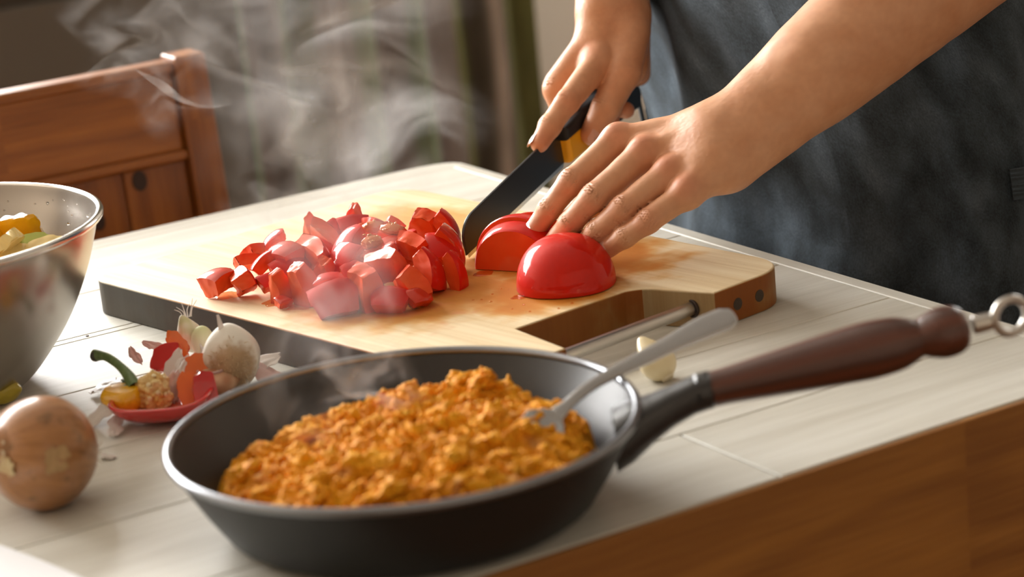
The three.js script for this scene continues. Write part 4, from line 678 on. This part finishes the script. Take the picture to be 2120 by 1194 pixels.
  leaf('bent white skin strip pointing at the onion', [-0.5526, 0.006, 0.5088], 0.010, 0.026, 10, [0.1106, 0.9178, 0.3813], -0.9, M.skinWhite, 7);
  leaf('small white skin flake lying alone near the onion', [-0.5746, 0.001, 0.5503], 0.010, 0.014, 8, [0.1722, 0.9792, -0.107], 0.4, M.skinWhite, 8);
  leaf('pale pink skin wisp to the right of the garlic bulb', [-0.4264, 0.006, 0.4812], 0.016, 0.024, 12, [0.186, 0.8564, 0.4816], 0.5, M.skinPink, 9);
  leaf('white skin wisp sticking up right of the garlic bulb', [-0.4257, 0.01, 0.4745], 0.012, 0.024, 14, [-0.3729, 0.8701, 0.3223], -0.8, M.skinWhite, 10);
  leaf('white skin under the garlic bulb by the pan rim', [-0.4712, 0.006, 0.4991], 0.020, 0.022, 12, [-0.0669, 0.9578, 0.2794], 0.2, M.skinWhite, 11);
  leaf('thin reddish skin wisp above the red pepper piece', [-0.482, 0.024, 0.4159], 0.006, 0.020, 14, [-0.4596, 0.7448, 0.4838], 1.2, M.skinPink, 12);
  leaf('faint pink skin wisp behind the green stem', [-0.4915, 0.016, 0.4021], 0.006, 0.018, 14, [-0.4596, 0.7448, 0.4838], 0.7, M.skinPink, 13);
  // garlic: opened bulb with fuzzy root side, and a small pointed tip piece
  const gp = [-0.4508, 0.022, 0.478], bulb = thing('garlic_bulb', 'opened white garlic bulb with fuzzy beige root side', 'garlic', gp);
  const bg = blob(0.0215, 34, (d) => { const a = Math.atan2(d.z, d.x), lob = 1 + 0.07 * Math.cos(a * 6) * (1 - Math.abs(d.y)), t = d.y > 0 ? 1 - 0.30 * d.y ** 2 : 1 - 0.06 * d.y ** 2; return [d.x * lob * t * 0.95, d.y * 1.12, d.z * lob * t * 0.95]; });
  const toRoot = V([-0.3971, -0.1917, 0.8975]); paint(bg, (p) => { const f = p.clone().normalize().dot(toRoot), n = fbm(p.x * 200, p.y * 200, p.z * 200, 3); return mix3([0.86, 0.82, 0.74], [0.50, 0.34, 0.20], clamp(sstep(0.35, 0.85, f + n * 0.35), 0, 1)); }); part('bulb', bg, M.pith, bulb);
  const fz = []; for (let i = 0; i < 170; i++) { const d = toRoot.clone().multiplyScalar(1.0).add(V([rr(-1, 1), rr(-1, 1), rr(-1, 1)]).multiplyScalar(0.62)).normalize(), a = d.clone().multiplyScalar(0.0206), b = d.clone().multiplyScalar(0.0206 + rr(0.001, 0.0035)).add(V([rr(-1, 1), rr(-1, 1), rr(-1, 1)]).multiplyScalar(0.0016)); fz.push(tube([a.toArray(), a.clone().lerp(b, 0.6).add(V([0, 0.0004, 0])).toArray(), b.toArray()], (t) => 0.00033 * (1 - 0.6 * t), 4, 4)); }
  const fm = merge(fz); paint(fm, () => [0.62, 0.46, 0.28]); part('roots', fm, M.pith, bulb).userData.kind = 'stuff';
  const neck = shell(10, 16, (u, v) => { const a = (u - 0.5) * 2.2, r = 0.0034 * (1 - 0.75 * v); return [Math.sin(a) * r - 0.004 - 0.002 * v, 0.016 + v * 0.016, Math.cos(a) * r]; }, 0.0004); part('neck', neck, M.skinWhite, bulb);
  for (let k = 0; k < 3; k++) part('papery_layer', petal(0.024, 0.034, 22, 30 + k, 0.0005).applyMatrix4(new THREE.Matrix4().makeRotationZ(rr(-0.4, 0.4)).premultiply(frame([[0.6, 0.3, 0.3], [-0.4, 0.6, -0.5], [0.7, 0.4, -0.4]][k]))).translate(...[[0.012, 0.005, 0.006], [-0.006, 0.008, -0.010], [0.012, 0.006, -0.008]][k]), M.skinWhite, bulb);
  const tip = thing('garlic_tip', 'small pointed garlic piece with dry wisps behind the red pepper', 'garlic', [-0.4562, 0.028, 0.4215]);
  const tg = blob(0.0105, 16, (d) => { const k = 1 - 0.5 * sstep(-0.2, 1.1, d.y); return [d.x * k * 0.9, d.y * 1.45, d.z * k * 0.9]; }); paint(tg, (p) => mix3([0.84, 0.78, 0.64], [0.62, 0.62, 0.30], clamp(noise(p.x * 160, p.y * 160, p.z * 160) + 0.1, 0, 1))); part('flesh', tg.rotateZ(0.3), M.pith, tip);
  for (let i = 0; i < 6; i++) part('wisp', tube([[-0.003 + i * 0.0012, 0.012, 0], [-0.005 + i * 0.002, 0.017, rr(-0.002, 0.002)], [-0.010 + i * 0.004, 0.020 + rnd() * 0.005, rr(-0.004, 0.004)]], (t) => 0.0005 * (1 - 0.6 * t), 8, 5), M.skinWhite, tip);
  const low = thing('garlic_piece', 'greenish white garlic piece between tip and bulb', 'garlic', [-0.453, 0.024, 0.4365]); const lg = blob(0.0105, 14, (d) => [d.x * 0.8, d.y * 1.15, d.z * 0.8]); paint(lg, (p) => mix3([0.82, 0.76, 0.56], [0.60, 0.66, 0.25], clamp(p.y * 60 - 0.1, 0, 1))); part('flesh', lg, M.pith, low); part('skin_scrap', petal(0.012, 0.02, 26, 60).applyMatrix4(frame([-0.3, 0.3, 0.9])).translate(-0.001, -0.004, 0.009), M.skinWhite, low);
  const under = thing('onion_root_end', 'brownish cut onion end lying at the bottom of the scraps', 'onion', [-0.4697, 0.01, 0.485]); const ug = blob(0.0185, 16, (d) => [d.x * (1 + 0.1 * noise(d.x * 2, d.y * 2, d.z * 2)), d.y * 0.52, d.z]); paint(ug, (p) => mix3([0.62, 0.38, 0.24], [0.40, 0.16, 0.07], clamp(0.5 + noise(p.x * 120, p.y * 120, p.z * 120), 0, 1))); part('flesh', ug, M.pith, under); part('cut_rings', new THREE.TorusGeometry(0.009, 0.0012, 8, 40).rotateX(Math.PI / 2).translate(0, 0.0088, 0), M.skinPink, under);
}

// ---------------------------------------------------------------- the cook
{
  const PB = [0.21, -T, 0.37], P = thing('person', 'person in dark denim apron slicing tomatoes, left hand steadying, right hand cutting', 'person', PB);
  const local = (g) => g.translate(-PB[0], T, -PB[2]);
  M.skin = phys({ vertexColors: true, roughness: 0.48, sheen: 0.25, sheenRoughness: 0.5, sheenColor: new THREE.Color(0.9, 0.5, 0.35), clearcoat: 0.08, clearcoatRoughness: 0.5 });
  M.nail = phys({ color: new THREE.Color(0.66, 0.36, 0.27), roughness: 0.28, clearcoat: 0.5, clearcoatRoughness: 0.2 });
  const chain = (pts) => (x, y, z) => { let d = 1; for (let i = 0; i < pts.length - 1; i++) { const a = pts[i], b = pts[i + 1]; d = smin(d, cap(x, y, z, a[0], b[0], a[1], b[1]), 0.0035); } return d; };
  const bounds = (list, pad) => { const lo = [9, 9, 9], hi = [-9, -9, -9]; for (const [p, r] of list) for (let k = 0; k < 3; k++) { lo[k] = Math.min(lo[k], p[k] - r - pad); hi[k] = Math.max(hi[k], p[k] + r + pad); } return [lo, hi]; };
  const add = (a, b, k) => [a[0] + b[0] * k, a[1] + b[1] * k, a[2] + b[2] * k], sub = (a, b) => [a[0] - b[0], a[1] - b[1], a[2] - b[2]], unit = (a) => { const l = Math.hypot(...a); return a.map((q) => q / l); }, dot = (a, b) => a[0] * b[0] + a[1] * b[1] + a[2] * b[2], cross = (a, b) => [a[1] * b[2] - a[2] * b[1], a[2] * b[0] - a[0] * b[2], a[0] * b[1] - a[1] * b[0]];
  function makeArm(h, cell) {
    const fingers = h.fingers.map(chain), all = h.fingers.flat().concat(h.arm);
    const mcp = h.fingers.slice(0, 4).map((f) => f[0][0]), out = h.dorsal;
    const palmEnd = mcp.map((m) => add(m, out, -0.0015)), knobAt = mcp.map((m, i) => add(m, out, h.knuckle[i])), tenA = mcp.map((m) => add(m, out, 0.0085)), tenB = h.carpal.map((m) => add(m, out, 0.0078));
    const palm = (x, y, z) => {
      let d = 1;
      for (let i = 0; i < 4; i++) d = smin(d, cap(x, y, z, h.carpal[i], palmEnd[i], 0.0128, 0.0112), 0.012);
      for (const [a, b, r1, r2] of h.extra) d = smin(d, cap(x, y, z, a, b, r1, r2), 0.012);
      return d;
    };
    const hp = h.fingers.flat().map((q) => q[0]).concat(h.carpal), hub = [0, 1, 2].map((k) => hp.reduce((s, q) => s + q[k], 0) / hp.length), hubR = Math.max(...hp.map((q) => Math.hypot(...sub(q, hub)))) + 0.016;
    const bones = h.bones, arm = (x, y, z) => { let d = 1; for (const [a, b, r1, r2] of bones) d = smin(d, cap(x, y, z, a, b, r1, r2), 0.028); return d; };
    const knob = (x, y, z) => { let d = 1; for (let i = 0; i < 4; i++) { const q = knobAt[i]; d = Math.min(d, Math.hypot(x - q[0], y - q[1], z - q[2]) - 0.0082); } return d; };
    const tendon = (x, y, z) => { let d = 1; for (let i = 0; i < 4; i++) d = Math.min(d, cap(x, y, z, tenA[i], tenB[i], 0.0024, 0.0015)); return d; };
    const f = (x, y, z) => {
      const far = Math.hypot(x - hub[0], y - hub[1], z - hub[2]) - hubR; if (far > 0.03) { const d = arm(x, y, z); if (d > 0.02) return Math.min(d, far); if (far > 0.05) return d + 0.0005 * noise(x * 60, y * 60, z * 60); }
      let body = smin(palm(x, y, z), arm(x, y, z), 0.022);
      if (body < 0.03) { body = smin(body, knob(x, y, z), 0.008); body = smin(body, tendon(x, y, z), 0.006); }
      let d = 1, fm = 1; for (const g of fingers) { const q = g(x, y, z); fm = smin(fm, q, 0.0012); }
      d = smin(body, fm, h.web ?? 0.006);
      if (d < 0.004 && d > -0.004) {
        for (const [c, dir, s] of h.creases) { const r = [x - c[0], y - c[1], z - c[2]], t = dot(r, dir), q = Math.hypot(...r); if (q < 0.012) d += s * 0.00075 * Math.cos(t * 2600) * Math.exp(-t * t / 1.1e-5) * (dot(r, out) > -0.002 ? 1 : 0.3); }
        d += 0.00012 * noise(x * 420, y * 420, z * 420) + 0.0005 * noise(x * 60, y * 60, z * 60);
      }
      return d;
    };
    const red = h.fingers.map((g) => [g[1][0], 0.012]).concat(mcp.map((m) => [add(m, out, 0.008), 0.013]), h.fingers.map((g) => [g[g.length - 1][0], 0.012]));
    const tone = (x, y, z) => {
      const n = fbm(x * 55, y * 55, z * 55, 3), n2 = noise(x * 260, y * 260, z * 260);
      let c = mix3([0.67, 0.35, 0.195], [0.58, 0.265, 0.13], clamp(0.45 + n * 1.1, 0, 1)), r = 0;
      for (const [q, s] of red) r = Math.max(r, Math.exp(-((x - q[0]) ** 2 + (y - q[1]) ** 2 + (z - q[2]) ** 2) / (s * s) * 1.6));
      c = mix3(c, [0.60, 0.18, 0.095], r * 0.7); c = c.map((q) => q * (1 + 0.06 * n2));
      for (const [q, s] of h.moles ?? []) { const d = Math.hypot(x - q[0], y - q[1], z - q[2]); if (d < s * 2) c = mix3(c, [0.10, 0.035, 0.02], sstep(s * 1.6, s * 0.5, d) * 0.85); }
      return c;
    };
    const [lo, hi] = bounds(all, 0.012);
    return netMesh(f, lo, hi, cell, tone);
  }
  // left hand: palm down, fingers laid over the tomato; arm comes in from the near side of the body
  const L = { fingers: [
    [[[-0.1294, 0.1159, 0.497], 0.0108], [[-0.1734, 0.0932, 0.4972], 0.0088], [[-0.1866, 0.0732, 0.4842], 0.0081], [[-0.1938, 0.0573, 0.4733], 0.0074]],
    [[[-0.1257, 0.109, 0.5254], 0.0112], [[-0.171, 0.0852, 0.5228], 0.0091], [[-0.1835, 0.0654, 0.5066], 0.0083], [[-0.1879, 0.0503, 0.4911], 0.0074]],
    [[[-0.1227, 0.098, 0.5524], 0.0108], [[-0.1613, 0.0782, 0.5452], 0.0088], [[-0.1748, 0.0608, 0.5288], 0.0081], [[-0.1801, 0.0462, 0.5126], 0.0072]],
    [[[-0.1228, 0.0869, 0.5729], 0.0098], [[-0.1538, 0.0704, 0.5641], 0.0079], [[-0.1656, 0.0592, 0.5514], 0.0074], [[-0.173, 0.0494, 0.5384], 0.0067]],
    [[[-0.0908, 0.0969, 0.4955], 0.0125], [[-0.1112, 0.0788, 0.4777], 0.0105], [[-0.1343, 0.0657, 0.4676], 0.0095], [[-0.151, 0.0557, 0.4613], 0.0082]]],
    carpal: [[-0.0856, 0.1238, 0.5412], [-0.088, 0.1187, 0.5535], [-0.0907, 0.1124, 0.5637], [-0.0942, 0.1052, 0.5712]], knuckle: [0.0045, 0.005, 0.004, 0.0035],
    extra: [[[-0.0785, 0.1068, 0.5293], [-0.0894, 0.1008, 0.5035], 0.014, 0.012]],
    bones: [[[-0.0794, 0.1187, 0.5549], [0.1243, 0.2427, 0.601], 0.0215, 0.040], [[-0.0843, 0.1007, 0.5737], [0.137, 0.2264, 0.6017], 0.0205, 0.038], [[-0.0051, 0.1584, 0.5845], [0.118, 0.2293, 0.6019], 0.028, 0.042]],
    arm: [[[-0.0804, 0.112, 0.5626], 0.03], [[0.1306, 0.2346, 0.6014], 0.05]], creases: [], web: 0.006,
    moles: [[[-0.0782, 0.1364, 0.6013], 0.0011], [[-0.0669, 0.1466, 0.6045], 0.0011], [[-0.0701, 0.1496, 0.6016], 0.0006], [[-0.0596, 0.1613, 0.6038], 0.0006], [[-0.0431, 0.173, 0.6094], 0.0008], [[-0.0369, 0.1595, 0.6175], 0.001], [[-0.057, 0.1431, 0.6138], 0.0006]] };
  const Rh = { fingers: [
    [[[-0.0252, 0.1355, 0.3163], 0.0128], [[-0.0703, 0.1122, 0.3341], 0.0100], [[-0.0916, 0.097, 0.3389], 0.0090], [[-0.1056, 0.0865, 0.3439], 0.0078]],
    [[[-0.011, 0.1372, 0.2819], 0.0122], [[-0.0555, 0.1148, 0.2937], 0.0102], [[-0.0513, 0.0877, 0.2991], 0.0088], [[-0.0431, 0.0764, 0.3172], 0.0080]],
    [[[0.0097, 0.137, 0.2638], 0.0115], [[-0.0237, 0.1044, 0.271], 0.0093], [[-0.0193, 0.0823, 0.2833], 0.0086], [[-0.0145, 0.083, 0.3099], 0.0080]],
    [[[0.0281, 0.1369, 0.254], 0.0105], [[0.0051, 0.1036, 0.2567], 0.0085], [[0.0064, 0.0857, 0.273], 0.0078], [[0.0091, 0.086, 0.2984], 0.0072]],
    [[[0.009, 0.1526, 0.3123], 0.0175], [[-0.0102, 0.1253, 0.3283], 0.0150], [[-0.0324, 0.1008, 0.3321], 0.0118], [[-0.0458, 0.081, 0.3285], 0.0096]]],
    carpal: [[-0.0029, 0.167, 0.2946], [0.012, 0.1631, 0.2805], [0.0219, 0.1609, 0.2749], [0.0315, 0.1575, 0.2696]], knuckle: [0.003, 0.004, 0.004, 0.003],
    extra: [[[-0.0198, 0.1486, 0.297], [-0.0505, 0.1213, 0.2944], 0.0135, 0.0115], [[0.0155, 0.1585, 0.3021], [0.013, 0.1226, 0.3065], 0.016, 0.014], [[0.0344, 0.1489, 0.2801], [0.0345, 0.1115, 0.2806], 0.015, 0.012]],
    bones: [[[-0.0025, 0.1748, 0.2923], [0.115, 0.320, 0.136], 0.0200, 0.040], [[0.0177, 0.1735, 0.2923], [0.14, 0.312, 0.136], 0.0195, 0.038]],
    arm: [[[0.0021, 0.1768, 0.3002], 0.03], [[0.129, 0.317, 0.136], 0.05]], creases: [], web: 0.007 };
  for (const [h, sgn] of [[L, 1], [Rh, 1]]) {
    const m = h.fingers.map((f) => f[0][0]);
    let n = unit(cross(sub(m[0], m[3]), sub(m[1], h.carpal[1])));
    h.dorsal = n;
  }
  if (dot(L.dorsal, [-0.183, 0.8721, 0.4538]) < 0) L.dorsal = L.dorsal.map((q) => -q);
  if (dot(Rh.dorsal, [-0.4291, 0.4739, -0.769]) < 0) Rh.dorsal = Rh.dorsal.map((q) => -q);
  for (const h of [L, Rh]) h.fingers.forEach((f, k) => { const d1 = unit(sub(f[2][0], f[0][0])), d2 = unit(sub(f[3][0], f[1][0])); h.creases.push([add(f[1][0], h.dorsal, 0.006), d1, 1], [add(f[2][0], h.dorsal, 0.005), d2, 0.7]); });
  L.fingers.forEach((f, k) => f.forEach((q, i) => { q[1] *= i === 1 ? 1.10 : 1.05; }));
  const left = makeArm(L, 0.0017), right = makeArm(Rh, 0.0018);
  // trunk, shoulders and upper arms, covered by the clothes
  const lowL = [[[0.1306, 0.2346, 0.6014], [0.215, 0.545, 0.545], 0.040, 0.058]], lowR = [[[0.129, 0.317, 0.136], [0.205, 0.555, 0.205], 0.039, 0.058]];
  const trunk = (x, y, z) => { let d = cap(x, y, z, [0.23, -0.05, 0.375], [0.225, 0.5, 0.375], 0.095, 0.10); d = smin(d, cap(x, y, z, [0.22, 0.55, 0.24], [0.22, 0.55, 0.51], 0.06, 0.06), 0.06); d = smin(d, cap(x, y, z, [0.22, 0.55, 0.375], [0.19, 0.70, 0.375], 0.06, 0.052), 0.05); for (const [a, b, r1, r2] of [...lowL, ...lowR]) d = smin(d, cap(x, y, z, a, b, r1, r2), 0.03); return d; };
  const core = netMesh(trunk, [0.02, -0.16, 0.04], [0.36, 0.78, 0.72], 0.009, () => [0.57, 0.28, 0.16]);
  part('body', local(merge([left, right, core])), M.skin, P);
  // finger nails
  const nail = (tip, dir, out, w, l, r) => { const d = unit(dir), o = unit(sub(out, d.map((q) => q * dot(out, d)))), s = cross(d, o), g = shell(10, 10, (u, v) => { const a = (u - 0.5) * w / r * (v > 0.8 ? 1 - (v - 0.8) * 1.6 : v < 0.15 ? 1 - (0.15 - v) * 2 : 1), y = (v - 0.45) * l, k = r * Math.cos(a) - (v - 0.5) ** 2 * 0.0022, x = r * Math.sin(a); return [tip[0] + s[0] * x + d[0] * y + o[0] * k, tip[1] + s[1] * x + d[1] * y + o[1] * k, tip[2] + s[2] * x + d[2] * y + o[2] * k]; }, 0.0005); part('nail', local(g), M.nail, P); };
  const tipOf = (h, i) => [h.fingers[i][3][0], sub(h.fingers[i][3][0], h.fingers[i][2][0])];
  nail(...tipOf(L, 0), [-0.6767, 0.6449, 0.3551], 0.0105, 0.0125, 0.0077); nail(...tipOf(L, 1), [-0.6233, 0.6881, 0.3716], 0.0105, 0.0125, 0.0077); nail(...tipOf(L, 2), [-0.6233, 0.6881, 0.3716], 0.010, 0.012, 0.0075); nail(...tipOf(L, 3), [-0.6233, 0.6881, 0.3716], 0.0085, 0.010, 0.007); nail(...tipOf(L, 4), [0.0376, 0.5383, -0.8419], 0.012, 0.013, 0.0085);
  nail(...tipOf(Rh, 0), [-0.7487, 0.477, -0.4604], 0.0108, 0.0125, 0.0080); nail(...tipOf(Rh, 4), [0.2473, 0.4387, 0.8639], 0.0125, 0.0135, 0.0098);

  // clothes: shirt, apron with its bib, trousers and shoes
  const cloth = (base, light, k) => texture(384, 384, (u, v) => { const a = 0.5 + fbm(u * 9, v * 9, k, 5) * 0.9, w = noise(u * 380, v * 190, k) * 0.5 + noise(u * 190, v * 400, k + 3) * 0.5, t = clamp(a * 0.75 + w * 0.35, 0, 1); return mix3(base, light, t); });
  const shirtTex = cloth([0.11, 0.15, 0.19], [0.2, 0.26, 0.32], 2), apronTex = cloth([0.10, 0.135, 0.155], [0.43, 0.49, 0.55], 6); shirtTex.repeat.set(3, 2); apronTex.repeat.set(2, 2);
  M.shirt = std({ map: shirtTex, color: new THREE.Color(0.3, 0.3, 0.32), roughness: 0.95 }); M.apron2 = std({ map: apronTex, roughness: 0.95 }); M.jeans = std({ map: apronTex, roughness: 0.95 });
  const cx = 0.195, cz = 0.38, torso = (phi, y, off) => {           // phi from the front (-x) towards the far side (-z)
    const flare = y < 0 ? -y * 0.12 : 0, up = y > 0.35 ? (y - 0.35) * 0.1 : 0, ax = 0.128 + flare + off, az = 0.226 + flare * 0.8 - up + off;
    const fold = 0.006 * Math.sin(phi * 9 + y * 3) * sstep(0.5, -0.1, y) + 0.012 * fbm(phi * 1.6, y * 4, 3, 3) + 0.004 * noise(phi * 6, y * 9, 5);
    const lean = y > 0 ? -y * 0.10 : 0;
    return [cx + lean - Math.cos(phi) * (ax + fold), y, cz - Math.sin(phi) * (az + fold)];
  };
  const shirt = shell(140, 70, (u, v) => torso((u - 0.5) * 6.2831, lerp(-0.14, 0.6, v) , 0), 0.003);
  const sleeve = (a, b, r1, r2, k) => { const d = unit(sub(b, a)), m = frame(d), g = shell(40, 18, (u, v) => { const th = u * 6.2832, r = lerp(r1, r2, v) + 0.004 * noise(Math.cos(th) * 2, Math.sin(th) * 2, v * 4 + k); return [Math.cos(th) * r, Math.sin(th) * r, v * Math.hypot(...sub(b, a))]; }, 0.003); return g.applyMatrix4(m).translate(...a); };
  const eL = [0.1306, 0.2346, 0.6014], eR = [0.129, 0.317, 0.136];
  part('shirt', local(merge([shirt, sleeve(add(eL, unit(sub([0.215, 0.545, 0.545], eL)), 0.09), [0.215, 0.55, 0.545], 0.062, 0.078, 1), sleeve(add(eR, unit(sub([0.205, 0.555, 0.205], eR)), 0.08), [0.205, 0.56, 0.205], 0.062, 0.078, 4), sleeve([0.215, 0.55, 0.16], [0.215, 0.55, 0.6], 0.072, 0.072, 6)])), M.shirt, P);
  const apr = shell(110, 90, (u, v) => { const y = lerp(-0.5, 0.34, v), e0 = lerp(1.5, 0.78, sstep(-0.3, 0.0, y)) + 0.34 * sstep(0.03, 0.26, y), e1 = lerp(1.9, 1.5, sstep(0.0, 0.34, y)); const phi = lerp(-e1, e0, u), q = torso(phi, y, 0.008 + 0.006 * (0.5 + 0.5 * Math.sin(u * 23 + y * 6)) * sstep(0.1, -0.3, y) + 0.004 * noise(u * 6, y * 8, 2)); return q; }, 0.003);
  const ap = part('apron', local(apr), M.apron2, P);
  part('hem', local(tube([0, 0.1, 0.2, 0.3, 0.4, 0.5, 0.6, 0.7, 0.8, 0.9, 1].map((v) => { const y = lerp(-0.5, 0.34, v), e0 = lerp(1.5, 0.78, sstep(-0.3, 0.0, y)) + 0.34 * sstep(0.03, 0.26, y); return torso(e0, y, 0.013 + 0.006 * (0.5 + 0.5 * Math.sin(23 + y * 6)) * sstep(0.1, -0.3, y)); }), 0.0022, 60, 8)), M.apron2, ap);
  part('waist_tie', local(shell(80, 4, (u, v) => torso(lerp(0.9, 5.0, u), 0.03 + v * 0.025, 0.010), 0.002)), M.apron2, ap);
  const legs = (x, y, z) => { let d = cap(x, y, z, [0.23, -0.16, 0.375], [0.23, -0.05, 0.375], 0.125, 0.11); for (const s of [-1, 1]) d = smin(d, smin(cap(x, y, z, [0.23, -0.14, 0.375 + s * 0.085], [0.23, -0.42, 0.375 + s * 0.1], 0.088, 0.066), cap(x, y, z, [0.23, -0.42, 0.375 + s * 0.1], [0.25, -0.69, 0.375 + s * 0.11], 0.066, 0.052), 0.03), 0.03); return d; };
  const lg = netMesh(legs, [0.08, -0.76, 0.1], [0.39, 0.1, 0.65], 0.011); boxUV(lg); part('trousers', local(lg), M.jeans, P);
  for (const s of [-1, 1]) part('shoe', local(netMesh((x, y, z) => Math.max(smin(cap(x, y, z, [0.27, -0.71, 0.375 + s * 0.11], [0.13, -0.735, 0.375 + s * 0.12], 0.042, 0.036), cap(x, y, z, [0.25, -0.71, 0.375 + s * 0.11], [0.25, -0.66, 0.375 + s * 0.11], 0.042, 0.04), 0.03), -0.749 - y), [0.06, -0.76, 0.37 + s * 0.11 - 0.07], [0.33, -0.6, 0.38 + s * 0.11 + 0.07], 0.008)), M.rubber, P);
}

// ---------------------------------------------------------------- steam rising from the pan: thin curling veils, each a sheet that fades to nothing at its borders
{
  M.steam = phys({ color: 0xffffff, roughness: 1, vertexColors: true, transparent: true, transmission: 0.5, thickness: 0, side: THREE.DoubleSide, depthWrite: false });
  const veil = (label, path, widths, strength, seed, bend) => {
    const c = new THREE.CatmullRomCurve3(path.map(V)), across = V([0.849, -0.092, 0.52]), deep = V([0.48, 0, -0.83]), nu = 70, nv = 120;
    const wAt = (v) => { const k = v * (widths.length - 1), i = Math.min(widths.length - 2, Math.floor(k)); return lerp(widths[i], widths[i + 1], k - i); };
    const g = grid(nu, nv, (u, v) => { const q = c.getPoint(v), w = wAt(v), s = (u - 0.5) * w + 0.25 * w * noise(v * 4, seed, 2), d = bend * (Math.sin(u * 5 + v * 6 + seed) * w * 0.3 + noise(u * 2.5, v * 5, seed) * w * 0.5); return [q.x + across.x * s + deep.x * d, q.y + across.y * s + 0.02 * noise(u * 3, v * 3, seed + 5), q.z + across.z * s + deep.z * d]; },
      (u, v) => { const wx = u + 0.35 * fbm(u * 2.2, v * 4.5, seed + 3, 3), wy = v + 0.12 * fbm(u * 3 + 7, v * 5, seed + 8, 3); const rid = 1 - Math.abs(noise(wx * 4.2, wy * 6, seed)) * 2.2, cl = 0.5 + fbm(wx * 3, wy * 6, seed + 1, 4) * 1.5; const e = sstep(0, 0.28, u) * sstep(1, 0.72, u) * sstep(0, 0.10, v) * sstep(1, 0.8, v); return [1, 1, 1, clamp(strength * e * (0.6 * clamp(cl, 0, 1) ** 1.5 + 0.3 * clamp(rid, 0, 1) ** 2 * clamp(cl + 0.2, 0, 1)), 0, 0.75)]; });
    const m = part('steam', g.translate(0, T, 0), M.steam, scene); m.castShadow = false; m.userData.kind = 'stuff'; tag(m, label, 'steam');
  };
  veil('white steam plume rising from the left side of the pan', [[-0.5323, 0.0509, 0.7548], [-0.5084, 0.0927, 0.7307], [-0.4786, 0.1268, 0.7125], [-0.4684, 0.1718, 0.6914], [-0.46, 0.2205, 0.668], [-0.4541, 0.2702, 0.6429], [-0.4431, 0.32, 0.6206]], [0.06, 0.08, 0.09, 0.12, 0.15, 0.18, 0.22], 0.21, 1.3, 0.3);
  veil('broad thin steam veil drifting in front of the curtain', [[-0.4354, 0.1131, 0.6458], [-0.4253, 0.15, 0.6154], [-0.4101, 0.1829, 0.6011], [-0.4002, 0.2169, 0.5836], [-0.3955, 0.2519, 0.5626], [-0.3907, 0.2997, 0.5374]], [0.08, 0.14, 0.18, 0.2, 0.2, 0.22], 0.48, 6.1, 0.3);
  veil('small steam wisp above the back of the mash', [[-0.4715, 0.0384, 0.734], [-0.4698, 0.0568, 0.7228], [-0.47, 0.0784, 0.7095], [-0.4681, 0.0987, 0.6918], [-0.4624, 0.1248, 0.6744]], [0.07, 0.08, 0.07, 0.07, 0.08], 0.3, 11.4, 0.3);
  veil('faint high steam swirl before the dark sideboard', [[-0.4672, 0.1933, 0.5047], [-0.4761, 0.2211, 0.4783], [-0.479, 0.2518, 0.4545], [-0.4755, 0.2982, 0.429]], [0.06, 0.09, 0.11, 0.12], 0.2, 17.7, 0.3);
}

renderer.render(scene, camera);
